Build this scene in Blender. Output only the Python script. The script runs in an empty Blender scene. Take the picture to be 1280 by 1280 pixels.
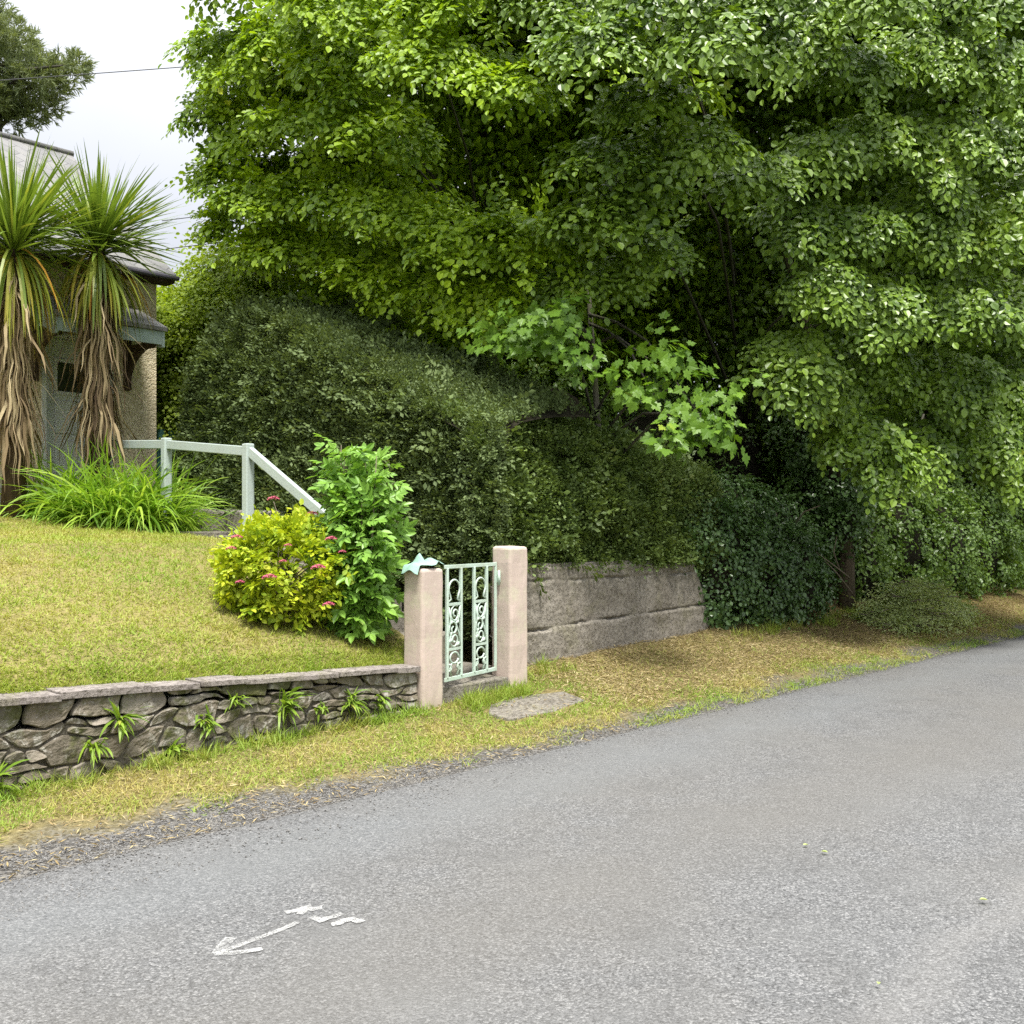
import bpy, bmesh, math, random
import numpy as np
from mathutils import Vector, Matrix, noise as mnoise

random.seed(7)
RNG = np.random.default_rng(11)
scene = bpy.context.scene
COL = scene.collection

# ------------------------------------------------------------------ site frame
# s runs along the road (away to the right), t runs from the road edge towards the house
TH = math.radians(46.95)
D = Vector((math.cos(TH), math.sin(TH), 0)); T = Vector((-math.sin(TH), math.cos(TH), 0))
P0 = Vector((-0.31, 6.74, 0))
EYE = 1.6; F = 1284.0
def S(s, t, z=0.0):
    return P0 + D*s + T*t + Vector((0, 0, z))
def SA(s, t, z):
    s = np.asarray(s, float); t = np.asarray(t, float); z = np.asarray(z, float)
    return np.stack([P0.x + D.x*s + T.x*t, P0.y + D.y*s + T.y*t, z + 0*s], axis=-1)
def W(px, py, dep):            # world point from measured direction and distance
    return Vector(((px-640)/F*dep, dep, EYE+(660-py)/F*dep))
def to_st(p):
    r = Vector(p)-P0
    return r.dot(D), r.dot(T)
def interp(x, pts):
    return float(np.interp(x, [p[0] for p in pts], [p[1] for p in pts]))
def wob(x, y, k=1.0):
    return (np.sin(1.7*k*x+2.3*k*y+.4)+np.sin(3.1*k*x-1.9*k*y+1.7)+np.sin(-2.2*k*x+4.3*k*y+3.1)+.6*np.sin(6.7*k*x+5.1*k*y)+.6*np.sin(7.9*k*x-8.3*k*y+.9))/4.2

# ------------------------------------------------------------------ terrain heights
def verge_edge(s):  # height of verge at t = 1.5
    return np.interp(s, [-12, -2.4, 1, 2.1, 6, 9.5, 20], [.0, .05, .12, .19, .30, .36, .36])
def verge_h(s, t):
    e = verge_edge(s)
    u = np.clip(t/1.5, -.3, 2.2)
    return -.015 + (e+.015)*np.where(u < 0, u*.35, u**.8 if False else np.maximum(u, 0)) + .018*wob(s, t, 1.3) + .008*wob(s, t, 4.1)
def wall_top(s):
    return .614-.041*(s+2.36)
LAWN_T = [1.5, 1.64, 1.78, 2.0, 2.5, 3.5, 4.4, 6.1, 8.2, 10]
LAWN_Z = [-.09, -.03, .08, .20, .38, .70, .92, 1.05, 1.33, 1.40]
def lawn_h(s, t):
    base = wall_top(np.clip(s, -6, 1.1))+.015
    return base + np.interp(t, LAWN_T, LAWN_Z) + np.clip(s, -3, 2)*.03*np.clip((t-1.8)/2, 0, 1) + .012*wob(s, t, 2.0) + .010*wob(s, t, 9.0)*np.clip((t-1.7)*4, 0, 1)

# ------------------------------------------------------------------ object helpers
def tag(o, label=None, cat=None, group=None, kind=None):
    if label: o['label'] = label
    if cat: o['category'] = cat
    if group: o['group'] = group
    if kind: o['kind'] = kind
    return o
def wloc(o):
    v = Vector((0, 0, 0))
    while o is not None:
        v += o.location; o = o.parent
    return v
def empty(name, loc, label, cat, group=None):
    o = bpy.data.objects.new(name, None); o.location = loc; COL.objects.link(o)
    o.empty_display_size = .2
    return tag(o, label, cat, group)
def link(name, me, mat, parent=None, origin=None):
    """origin: world origin of the mesh; vertices are given in world space"""
    base = wloc(parent) if parent is not None else (Vector(origin) if origin is not None else Vector((0, 0, 0)))
    if base.length > 0:
        me.transform(Matrix.Translation(-base))
    o = bpy.data.objects.new(name, me); COL.objects.link(o)
    if parent is not None: o.parent = parent
    elif origin is not None: o.location = base
    if mat is not None: me.materials.append(mat)
    return o
class MB:
    def __init__(s): s.v = []; s.f = []; s.smooth = []
    def add(s, vs, fs, smooth=False):
        n = len(s.v); s.v += [tuple(v) for v in vs]; s.f += [tuple(i+n for i in f) for f in fs]; s.smooth += [smooth]*len(fs)
        return s
    def prism(s, bottom, top):
        n = len(bottom); vs = list(bottom)+list(top)
        fs = [tuple(reversed(range(n))), tuple(range(n, 2*n))]+[(i, (i+1) % n, n+(i+1) % n, n+i) for i in range(n)]
        return s.add(vs, fs)
    def boxst(s, s0, s1, t0, t1, z0, z1):   # box in the site frame
        return s.prism([S(s0, t0, z0), S(s1, t0, z0), S(s1, t1, z0), S(s0, t1, z0)], [S(s0, t0, z1), S(s1, t0, z1), S(s1, t1, z1), S(s0, t1, z1)])
    def bar(s, a, b, w, h, up=Vector((0, 0, 1))):
        a = Vector(a); b = Vector(b); x = (b-a).normalized(); y = up.cross(x)
        if y.length < 1e-4: y = Vector((1, 0, 0)).cross(x)
        y.normalize(); z = x.cross(y)
        q = [y*w/2*i+z*h/2*j for i, j in ((-1, -1), (1, -1), (1, 1), (-1, 1))]
        return s.prism([a+k for k in q], [b+k for k in q])
    def tube(s, pts, rad, n=7, closed=False):
        pts = [Vector(p) for p in pts]; m = len(pts)
        if not hasattr(rad, '__len__'): rad = [rad]*m
        rings = []; ref = None
        for i, p in enumerate(pts):
            d = (pts[(i+1) % m]-pts[i-1]) if closed else (pts[min(i+1, m-1)]-pts[max(i-1, 0)])
            d = d.normalized() if d.length > 1e-9 else Vector((0, 0, 1))
            if ref is None: ref = Vector((0, 0, 1)) if abs(d.z) < .9 else Vector((1, 0, 0))
            u = (ref-d*ref.dot(d)); u = u.normalized() if u.length > 1e-6 else d.orthogonal().normalized(); w = d.cross(u); ref = u
            rings.append([p+(u*math.cos(2*math.pi*k/n)+w*math.sin(2*math.pi*k/n))*rad[i] for k in range(n)])
        vs = [v for r in rings for v in r]; fs = []
        for i in range(m if closed else m-1):
            j = (i+1) % m
            for k in range(n): fs.append((i*n+k, i*n+(k+1) % n, j*n+(k+1) % n, j*n+k))
        if not closed: fs += [tuple(reversed(range(n))), tuple(range((m-1)*n, m*n))]
        return s.add(vs, fs, True)
    def build(s, name, mat, parent=None, origin=None, bevel=0, seg=2, rough=0, sub=0):
        me = bpy.data.meshes.new(name); me.from_pydata(s.v, [], s.f)
        me.polygons.foreach_set('use_smooth', s.smooth)
        if bevel or sub:
            bm = bmesh.new(); bm.from_mesh(me)
            if bevel:
                bmesh.ops.bevel(bm, geom=[e for e in bm.edges if len(e.link_faces) == 2 and e.calc_face_angle(0) > .5], offset=bevel, segments=seg, affect='EDGES', profile=.5)
            if sub:
                bmesh.ops.subdivide_edges(bm, edges=[e for e in bm.edges if e.calc_length() > sub], cuts=3, use_grid_fill=True)
                bmesh.ops.subdivide_edges(bm, edges=[e for e in bm.edges if e.calc_length() > sub], cuts=2, use_grid_fill=True)
            if rough:
                for v in bm.verts:
                    v.co += Vector(mnoise.noise_vector(v.co*5))*rough+Vector(mnoise.noise_vector(v.co*17))*rough*.4
            bm.to_mesh(me); bm.free()
        me.update()
        return link(name, me, mat, parent, origin)
def array_mesh(name, V, Fc, tint=None, smooth=False):
    """V (n,3), Fc (m,k) uniform faces"""
    me = bpy.data.meshes.new(name); V = np.ascontiguousarray(V, dtype=np.float32); Fc = np.ascontiguousarray(Fc, dtype=np.int32)
    m, k = Fc.shape
    me.vertices.add(len(V)); me.vertices.foreach_set('co', V.ravel())
    me.loops.add(m*k); me.loops.foreach_set('vertex_index', Fc.ravel())
    me.polygons.add(m); me.polygons.foreach_set('loop_start', np.arange(0, m*k, k, dtype=np.int32))
    me.polygons.foreach_set('use_smooth', np.full(m, smooth))
    me.update(calc_edges=True)
    if tint is not None:
        a = me.attributes.new('tint', 'FLOAT', 'FACE'); a.data.foreach_set('value', np.ascontiguousarray(tint, dtype=np.float32))
    return me
def grid_mesh(name, P, tint=None, smooth=True):
    """P (a,b,3)"""
    a, b, _ = P.shape; i = np.arange(a*b).reshape(a, b)
    Fc = np.stack([i[:-1, :-1], i[1:, :-1], i[1:, 1:], i[:-1, 1:]], -1).reshape(-1, 4)
    return array_mesh(name, P.reshape(-1, 3), Fc, tint, smooth)

# ------------------------------------------------------------------ material helpers
class NT:
    def __init__(s, name):
        s.m = bpy.data.materials.new(name); s.m.use_nodes = True; s.t = s.m.node_tree; s.t.nodes.clear()
        s.out = s.t.nodes.new('ShaderNodeOutputMaterial')
    def n(s, typ, **kw):
        nd = s.t.nodes.new('ShaderNode'+typ)
        for k, v in kw.items(): setattr(nd, k, v)
        return nd
    def l(s, a, b): s.t.links.new(a, b)
    def set(s, sock, v):
        if hasattr(v, 'links') or isinstance(v, bpy.types.NodeSocket): s.l(v, sock)
        else: sock.default_value = (tuple(v)+(1,) if isinstance(v, (tuple, list)) and len(v) == 3 and sock.type == 'RGBA' else v)
    def coord(s, kind='Object', scale=1.0, vec=None):
        c = s.n('TexCoord').outputs[kind]
        if scale != 1.0 or vec:
            mp = s.n('Mapping'); s.l(c, mp.inputs['Vector']); mp.inputs['Scale'].default_value = vec or (scale,)*3; c = mp.outputs[0]
        return c
    def noise(s, scale, detail=4, rough=.55, vec=None, col=False, dist=0):
        nd = s.n('TexNoise'); nd.inputs['Scale'].default_value = scale; nd.inputs['Detail'].default_value = detail; nd.inputs['Roughness'].default_value = rough
        nd.inputs['Distortion'].default_value = dist
        s.l(vec if vec is not None else s.coord(), nd.inputs['Vector'])
        return nd.outputs['Color' if col else 'Fac']
    def voro(s, scale, vec=None, out='Color', feature='F1', rand=1.0):
        nd = s.n('TexVoronoi', feature=feature); nd.inputs['Scale'].default_value = scale; nd.inputs['Randomness'].default_value = rand
        s.l(vec if vec is not None else s.coord(), nd.inputs['Vector'])
        return nd.outputs[out]
    def ramp(s, fac, stops, interp='LINEAR'):
        nd = s.n('ValToRGB'); s.l(fac, nd.inputs[0]); r = nd.color_ramp; r.interpolation = interp
        while len(r.elements) < len(stops): r.elements.new(.5)
        for e, (p, c) in zip(r.elements, stops):
            e.position = p; e.color = (c, c, c, 1) if not hasattr(c, '__len__') else tuple(c)+(1,)
        return nd.outputs[0]
    def mix(s, fac, a, b, mode='MIX'):
        nd = s.n('Mix', data_type='RGBA', blend_type=mode)
        s.set(nd.inputs[0], fac); s.set(nd.inputs[6], a); s.set(nd.inputs[7], b)
        return nd.outputs[2]
    def math(s, op, a, b=0.0, clamp=False):
        nd = s.n('Math', operation=op, use_clamp=clamp); s.set(nd.inputs[0], a); s.set(nd.inputs[1], b)
        return nd.outputs[0]
    def attr(s, name, out='Fac'):
        return s.n('Attribute', attribute_name=name).outputs[out]
    def bump(s, h, strength=.5, dist=.01, normal=None):
        nd = s.n('Bump'); nd.inputs['Strength'].default_value = strength; nd.inputs['Distance'].default_value = dist
        s.l(h, nd.inputs['Height'])
        if normal is not None: s.l(normal, nd.inputs['Normal'])
        return nd.outputs[0]
    def principled(s, col, rough=.7, normal=None, spec=.4, metal=0):
        p = s.n('BsdfPrincipled'); s.set(p.inputs['Base Color'], col); s.set(p.inputs['Roughness'], rough); p.inputs['Specular IOR Level'].default_value = spec
        p.inputs['Metallic'].default_value = metal
        if normal is not None: s.l(normal, p.inputs['Normal'])
        return p.outputs[0]
    def done(s, sh): s.l(sh, s.out.inputs['Surface']); return s.m

def leaf_mat(name, a, b, c=None, trans=.35, rough=.45, spec=.5, clump=1.2, tcol=None):
    """a..b by per-leaf tint, drifting by clump noise; c = odd yellow leaf"""
    k = NT(name)
    t = k.attr('tint')
    f = k.math('ADD', k.math('MULTIPLY', t, .6), k.math('MULTIPLY', k.ramp(k.noise(clump, 2), [(.35, 0), (.65, 1)]), .4))
    stops = [(0, a), (.8, b)] + ([(.93, b), (1.0, c)] if c else [])
    colr = k.ramp(f, stops)
    tc = k.mix(1.0, colr, tcol or (1.5, 1.45, .7), 'MULTIPLY')
    p = k.principled(colr, rough, spec=spec)
    tr = k.n('BsdfTranslucent'); k.l(tc, tr.inputs['Color'])
    mx = k.n('MixShader'); mx.inputs[0].default_value = trans; k.l(p, mx.inputs[1]); k.l(tr.outputs[0], mx.inputs[2])
    return k.done(mx.outputs[0])

def paint_mat(name, col, dirt=(.25, .24, .18), rough=.5, amt=.5, scale=6, green=None, splash=0):
    k = NT(name); n1 = k.noise(scale, 6, .65); n2 = k.noise(scale*9, 4)
    f = k.ramp(n1, [(.45, 0), (.75, amt)])
    c = k.mix(f, col, dirt); c = k.mix(k.math('MULTIPLY', n2, .25), c, tuple(x*.7 for x in col))
    if green is not None:
        g = k.ramp(k.noise(3.1, 5, .7), [(.5, 0), (.62, .75)]); c = k.mix(g, c, green)
    if splash:
        sp = k.n('SeparateXYZ'); k.l(k.coord(), sp.inputs[0]); h = k.math('ADD', sp.outputs[2], k.math('MULTIPLY', k.math('SUBTRACT', k.noise(7, 6, .75), .5), .9))
        c = k.mix(k.ramp(h, [(.0, splash), (.36, 0)]), c, (.27, .245, .16))
        chip = k.ramp(k.noise(13, 6, .75), [(.66, 0), (.69, .8)]); c = k.mix(chip, c, (.36, .33, .28))
        streak = k.coord('Object', vec=(9, 9, .7)); c = k.mix(k.ramp(k.noise(1.6, 4, .6, streak), [(.52, 0), (.75, .4)]), c, (.38, .33, .27))
    return k.done(k.principled(c, rough, k.bump(n2, .35, .006)))

def M_road():
    k = NT('worn_chipped_asphalt'); v = k.coord()
    st1 = k.voro(170, v); st2 = k.voro(90, v); d1 = k.voro(170, v, 'Distance'); d2 = k.voro(90, v, 'Distance')
    def grey(c): 
        b = k.n('SeparateColor'); k.l(c, b.inputs[0]); return b.outputs[0]
    g = k.math('ADD', k.math('MULTIPLY', grey(st1), .5), k.math('MULTIPLY', grey(st2), .5))
    base = k.ramp(g, [(.06, (.06, .06, .06)), (.3, (.103, .104, .103)), (.65, (.152, .153, .152)), (.97, (.275, .273, .266))])
    gap = k.ramp(d2, [(.5, 1), (.95, .5)]); base = k.mix(.8, base, k.mix(1, base, gap, 'MULTIPLY'))
    big = k.noise(.55, 6, .65, v); pat = k.noise(2.3, 5, .6, v)
    base = k.mix(k.ramp(big, [(.42, 0), (.68, .42)]), base, (.132, .12, .10))
    base = k.mix(k.ramp(pat, [(.5, 0), (.72, .45)]), base, (.088, .087, .084))
    base = k.mix(k.ramp(k.noise(1.1, 4, .6, v), [(.5, 0), (.7, .3)]), base, (.16, .168, .172))
    # wear bands running along the road (local y = across)
    sep = k.n('SeparateXYZ'); k.l(v, sep.inputs[0]); y = k.math('ADD', sep.outputs[1], k.math('MULTIPLY', k.math('SUBTRACT', k.noise(.9, 3, .5, v), .5), .5))
    def band(c, w): 
        q = k.math('DIVIDE', k.math('ABSOLUTE', k.math('SUBTRACT', y, c)), w); return k.ramp(q, [(0, 1), (1, 0)], 'EASE')
    base = k.mix(k.math('MULTIPLY', band(-3.42, .15), .3), base, (.20, .195, .185))
    base = k.mix(k.math('MULTIPLY', band(-2.0, .8), .4), base, (.128, .121, .108))
    base = k.mix(k.math('MULTIPLY', band(-.6, .6), .3), base, (.155, .164, .167))
    base = k.mix(k.math('MULTIPLY', band(-4.05, .42), .55), base, k.mix(k.noise(9, 5, .7, v), (.035, .04, .032), (.10, .105, .085)))
    h = k.math('ADD', k.math('MULTIPLY', d2, -1.0), k.math('MULTIPLY', d1, -.6))
    return k.done(k.principled(base, .82, k.bump(h, .7, .008), spec=.3))

def M_soil(name, a, b, c, scale=9):
    k = NT(name); v = k.coord()
    n1 = k.noise(scale, 6, .7, v); n2 = k.noise(1.3, 4, .6, v); n3 = k.noise(70, 3, .6, v)
    col = k.ramp(n1, [(.3, a), (.5, b), (.72, c)]); col = k.mix(k.ramp(n2, [(.4, 0), (.65, .6)]), col, a)
    col = k.mix(k.ramp(n3, [(.45, 0), (.7, .5)]), col, c)
    return k.done(k.principled(col, .95, k.bump(k.math('ADD', n3, n1), .8, .02), spec=.15))

def M_verge():
    # earth and gravel by the road, thatch nearer the walls
    k = NT('verge_earth'); v = k.coord(); sep = k.n('SeparateXYZ'); k.l(v, sep.inputs[0])
    edge = k.math('ADD', sep.outputs[1], k.math('MULTIPLY', k.math('SUBTRACT', k.noise(1.6, 4, .6, v), .5), 1.0))
    edge = k.math('SUBTRACT', edge, k.math('MULTIPLY', k.math('DIVIDE', k.math('SUBTRACT', .4, sep.outputs[0]), 2.2, True), .24))
    n1 = k.noise(22, 6, .7, v); n2 = k.voro(60, v, 'Color'); b = k.n('SeparateColor'); k.l(n2, b.inputs[0])
    grav = k.ramp(k.math('ADD', k.math('MULTIPLY', b.outputs[0], .6), k.math('MULTIPLY', n1, .4)), [(.15, (.035, .033, .030)), (.5, (.085, .08, .072)), (.85, (.20, .19, .17))])
    thatch = k.ramp(k.noise(34, 5, .7, v), [(.3, (.075, .062, .026)), (.5, (.17, .14, .055)), (.72, (.28, .235, .11))])
    col = k.mix(k.ramp(edge, [(.18, 0), (.5, 1)]), grav, thatch)
    return k.done(k.principled(col, .95, k.bump(k.math('ADD', n1, b.outputs[0]), .7, .015), spec=.15))

def M_stone():
    k = NT('lichened_rubble_stone'); t = k.attr('tint'); v = k.coord()
    n1 = k.noise(7, 6, .68, v); n2 = k.noise(34, 5, .6, v); n3 = k.noise(7.5, 5, .75, v, dist=.6); 
    col = k.ramp(t, [(0, (.15, .13, .10)), (.35, (.23, .195, .145)), (.6, (.29, .25, .195)), (.85, (.35, .31, .255)), (1, (.18, .175, .16))])
    col = k.mix(k.ramp(n1, [(.4, 0), (.68, .7)]), col, (.075, .068, .045))
    col = k.mix(k.ramp(n3, [(.53, 0), (.60, .8)]), col, (.42, .40, .35))
    col = k.mix(k.ramp(k.noise(4.1, 5, .75, v), [(.49, 0), (.60, .85)]), col, (.085, .095, .022))
    col = k.mix(k.ramp(k.noise(2.3, 5, .7, v), [(.66, 0), (.74, .6)]), col, (.30, .18, .055))
    col = k.mix(k.math('MULTIPLY', n2, .4), col, (.07, .063, .05))
    return k.done(k.principled(col, .92, k.bump(k.math('ADD', n2, n1), .9, .02), spec=.15))

def M_concrete(name='weathered_board_concrete', a=(.17, .15, .12), b=(.27, .245, .205), moss=.4, lines=False):
    k = NT(name); v = k.coord()
    n1 = k.noise(2.2, 6, .65, v); n2 = k.noise(28, 6, .7, v); n3 = k.noise(90, 3, .6, v)
    col = k.ramp(n1, [(.3, a), (.65, b)]); col = k.mix(k.ramp(n2, [(.34, .6), (.46, 0)]), col, (.13, .11, .085))
    col = k.mix(k.ramp(n3, [(.5, 0), (.75, .4)]), col, (.40, .375, .33))
    col = k.mix(k.ramp(k.noise(3.4, 5, .7, v), [(.52, 0), (.7, moss)]), col, (.14, .135, .055))
    h = k.math('ADD', k.math('MULTIPLY', k.ramp(n2, [(.32, 0), (.5, 1)]), 1.0), k.math('MULTIPLY', n3, .5))
    return k.done(k.principled(col, .93, k.bump(h, .8, .014), spec=.2))

def M_pebbledash():
    k = NT('cream_pebbledash'); v = k.coord(); d = k.voro(42, v, 'Distance'); c = k.voro(42, v); b = k.n('SeparateColor'); k.l(c, b.inputs[0])
    col = k.ramp(b.outputs[0], [(0, (.52, .43, .27)), (.5, (.76, .65, .44)), (1, (.86, .76, .55))])
    col = k.mix(k.ramp(k.noise(1.6, 5, .6, v), [(.4, 0), (.7, .4)]), col, (.46, .40, .28))
    return k.done(k.principled(col, .9, k.bump(k.math('SUBTRACT', 1.0, d), .7, .012), spec=.2))

def M_slate():
    k = NT('grey_roof_slates'); v = k.coord()
    br = k.n('TexBrick'); k.l(v, br.inputs['Vector']); br.inputs['Scale'].default_value = 1; br.inputs['Brick Width'].default_value = .3; br.inputs['Row Height'].default_value = .2
    br.inputs['Mortar Size'].default_value = .006; br.inputs['Color1'].default_value = (.13, .128, .125, 1); br.inputs['Color2'].default_value = (.18, .175, .17, 1); br.inputs['Mortar'].default_value = (.07, .07, .07, 1)
    col = k.mix(k.ramp(k.noise(3, 5, .7, v), [(.5, 0), (.7, .5)]), br.outputs[0], (.27, .26, .22))
    return k.done(k.principled(col, .65, k.bump(br.outputs['Fac'], .5, .01)))

def M_bark(name, a, b, moss=None, sc=(6, 6, 1.4)):
    k = NT(name); v = k.coord('Object', vec=sc); n1 = k.noise(3, 6, .7, v); n2 = k.noise(14, 5, .6, v)
    col = k.ramp(n1, [(.35, a), (.65, b)])
    if moss: col = k.mix(k.ramp(k.noise(1.6, 4, .6), [(.45, 0), (.62, .7)]), col, moss)
    return k.done(k.principled(col, .9, k.bump(k.math('ADD', n1, n2), .6, .02), spec=.2))

def M_plain(name, col, rough=.6, spec=.4, var=.25, scale=12):
    k = NT(name); n1 = k.noise(scale, 5, .6)
    c = k.mix(k.ramp(n1, [(.35, 0), (.7, var)]), col, tuple(x*.45 for x in col))
    return k.done(k.principled(c, rough, k.bump(n1, .2, .004), spec=spec))

def blade_mat(name, stops, trans=.3, rough=.5, clump=None):
    k = NT(name); t = k.attr('tint')
    if clump: t = k.math('ADD', k.math('MULTIPLY', t, .55), k.math('MULTIPLY', k.ramp(k.noise(clump, 3), [(.35, 0), (.65, 1)]), .45))
    c = k.ramp(t, stops); p = k.principled(c, rough, spec=.35)
    tr = k.n('BsdfTranslucent'); k.l(k.mix(1, c, (1.4, 1.35, .8), 'MULTIPLY'), tr.inputs['Color'])
    mx = k.n('MixShader'); mx.inputs[0].default_value = trans; k.l(p, mx.inputs[1]); k.l(tr.outputs[0], mx.inputs[2])
    return k.done(mx.outputs[0])

MAT = dict(
    road=M_road(), verge=M_verge(), soil=M_soil('garden_earth', (.05, .038, .022), (.09, .07, .04), (.14, .11, .06)),
    wood=M_soil('woodland_floor', (.03, .022, .013), (.055, .04, .022), (.09, .066, .035)),
    lawn=M_soil('mown_thatch', (.15, .135, .045), (.23, .195, .075), (.31, .26, .11), 26),
    field=M_soil('rough_field', (.05, .08, .02), (.08, .11, .03), (.12, .13, .05), 2),
    stone=M_stone(), mortar=M_soil('dark_joint_mortar', (.05, .045, .032), (.12, .105, .08), (.22, .20, .165), 14),
    coping=M_concrete('slate_coping', (.19, .165, .15), (.31, .275, .25), .45), concrete=M_concrete(), step=M_concrete('step_concrete', (.15, .135, .11), (.225, .205, .17), .5),
    post=paint_mat('faded_pink_masonry_paint', (.52, .42, .36), (.36, .29, .23), .8, .4, 3.0, (.50, .46, .34), .8),
    gate=paint_mat('mint_gloss_paint', (.50, .62, .53), (.32, .30, .20), .4, .5, 9),
    rail=paint_mat('pale_green_wood_paint', (.42, .49, .46), (.35, .36, .30), .5, .35, 5),
    pebble=M_pebbledash(), plinth=paint_mat('white_plinth_paint', (.58, .55, .50), (.25, .22, .17), .8, .7, 4),
    slate=M_slate(), gutter=M_plain('black_gutter', (.085, .08, .10), .4), door=paint_mat('pale_door_paint', (.80, .82, .80), (.45, .45, .40), .45, .3, 4),
    glass=M_plain('dark_window_glass', (.012, .013, .014), .08, .8, .1), hood=paint_mat('blue_grey_hood_paint', (.34, .42, .41), (.2, .22, .2), .5, .4, 5),
    timber=M_bark('dark_timber', (.045, .03, .02), (.11, .075, .05)), fence=M_plain('dark_green_fence_paint', (.045, .14, .12), .6),
    bark=M_bark('beech_bark', (.05, .045, .035), (.12, .11, .09), (.055, .06, .02)), trunk=M_bark('mossy_bark', (.06, .045, .03), (.115, .09, .06), (.075, .08, .03)),
    twig=M_plain('dry_twig', (.17, .14, .10), .9), wire=M_plain('black_cable', (.05, .05, .05), .6), cloth=paint_mat('mint_cloth', (.27, .43, .36), (.2, .28, .23), .9, .4, 8),
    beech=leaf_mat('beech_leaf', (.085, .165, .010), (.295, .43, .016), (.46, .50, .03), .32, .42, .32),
    beech2=leaf_mat('duller_beech_leaf', (.06, .12, .014), (.20, .31, .030), (.36, .43, .05), .24, .38, .45),  # duller, less yellow leaf tone of the middle and right-hand beeches
    pale=leaf_mat('pale_hazel_leaf', (.17, .25, .02), (.32, .42, .045), (.42, .48, .07), .46, .5, .4),
    greytree=leaf_mat('grey_green_leaf', (.07, .11, .04), (.13, .17, .07), None, .3, .6, .3),
    syc=leaf_mat('sycamore_leaf', (.065, .14, .014), (.15, .27, .026), (.27, .34, .03), .36, .42, .32, 1.0),
    hedge=leaf_mat('hedge_leaf', (.08, .115, .042), (.145, .195, .07), (.22, .26, .10), .22, .6, .2, 1.6),
    hedge2=leaf_mat('hedge_top_leaf', (.07, .115, .028), (.16, .225, .055), (.28, .30, .09), .22, .5, .4, 1.6),
    core=M_soil('dark_foliage_core', (.012, .011, .007), (.022, .02, .012), (.04, .034, .02), 20),  # near-black colour of the solid cores filling hedges and shrubs behind their leaves
    ivy=leaf_mat('ivy_leaf', (.04, .09, .022), (.095, .17, .048), (.18, .25, .07), .18, .34, .5, 1.5),
    scrub=leaf_mat('scrub_leaf', (.065, .13, .022), (.155, .25, .045), (.25, .33, .06), .32, .4, .5, 1.3),
    spirea=leaf_mat('golden_leaf', (.17, .29, .02), (.48, .54, .03), (.60, .44, .06), .3, .5, .35, 4),
    flower=M_plain('pink_flower', (.50, .10, .17), .8), 
    shrub=leaf_mat('elder_leaf', (.12, .25, .035), (.24, .42, .065), (.38, .48, .08), .3, .42, .45, 2),
    pine=leaf_mat('pine_needle', (.12, .155, .07), (.21, .25, .11), None, .25, .6, .3),
    cut=leaf_mat('wilted_leaf', (.20, .27, .08), (.42, .48, .21), (.58, .56, .31), .3, .55, .4, 2),
    fern=leaf_mat('fern_leaf', (.10, .19, .02), (.22, .33, .035), (.34, .36, .06), .3, .45, .4, 3),
    lily=blade_mat('daylily_blade', [(0, (.12, .25, .02)), (.6, (.24, .40, .035)), (1, (.36, .50, .07))], .4),
    cord=blade_mat('cabbage_palm_blade', [(0, (.07, .13, .018)), (.55, (.17, .25, .035)), (.75, (.30, .33, .05)), (.9, (.48, .42, .07)), (1, (.50, .26, .04))], .25, .4),
    dead=blade_mat('dead_palm_blade', [(0, (.07, .046, .025)), (.45, (.22, .16, .085)), (1, (.50, .41, .24))], .15, .9),
    grass=blade_mat('lawn_blade', [(0, (.36, .30, .10)), (.35, (.35, .34, .085)), (.65, (.30, .36, .055)), (1, (.20, .32, .03))], .3, .6, 1.1),
    vgrass=blade_mat('verge_blade', [(0, (.40, .32, .12)), (.35, (.36, .33, .09)), (.65, (.25, .33, .045)), (1, (.17, .30, .028))], .3, .6, 1.5),
    straw=blade_mat('dry_clipping', [(0, (.12, .08, .04)), (.5, (.31, .235, .105)), (1, (.46, .39, .22))], .1, .9),
    gravel=M_plain('loose_chippings', (.20, .195, .185), .9, .2, .6, 40), 
)
def M_paintmark():
    k = NT('worn_white_spray_paint'); v = k.coord()
    p = k.principled((.40, .40, .385), .9); tr = k.n('BsdfTransparent')
    f = k.ramp(k.math('ADD', k.math('MULTIPLY', k.noise(130, 4, .7, v), .65), k.math('MULTIPLY', k.noise(7, 3, .6, v), .35)), [(.40, 0), (.60, .9)])
    mx = k.n('MixShader'); k.l(f, mx.inputs[0]); k.l(tr.outputs[0], mx.inputs[1]); k.l(p, mx.inputs[2])
    return k.done(mx.outputs[0])
MAT['mark'] = M_paintmark()

# ------------------------------------------------------------------ leaf machinery
def tpl_oval(w=.36, fold=.08):
    return np.array([(0, 0, 0), (.28, w*.88, fold), (.68, w*.85, fold), (1, 0, -.06), (.68, -w*.85, fold), (.28, -w*.88, fold)]), np.array([(0, 3, 2, 1), (0, 5, 4, 3)])
def tpl_lance(w=.16, fold=.03):
    return np.array([(0, 0, 0), (.35, w, fold), (.7, w*.75, fold), (1, 0, -.04), (.7, -w*.75, fold), (.35, -w, fold)]), np.array([(0, 3, 2, 1), (0, 5, 4, 3)])
def tpl_quad(w=.3):
    return np.array([(0, 0, 0), (.5, w, .04), (1, 0, 0), (.5, -w, .04)]), np.array([(0, 3, 2, 1)])
def tpl_palm():
    # five pointed lobes, fan of triangles round the leaf base
    pol = [(-.10, .10), (-.12, .34), (.10, .30), (.22, .56), (.34, .50), (.50, .50), (.46, .26), (.66, .30), (.72, .16), (1.0, 0)]
    pts = [(0, 0, 0)]+[(x, y, .05*abs(y)-.12*x*x) for x, y in pol]+[(x, -y, .05*abs(y)-.12*x*x) for x, y in reversed(pol[:-1])]
    n = len(pts)
    return np.array(pts), np.array([(0, i+1, i) for i in range(1, n-1)])
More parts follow.
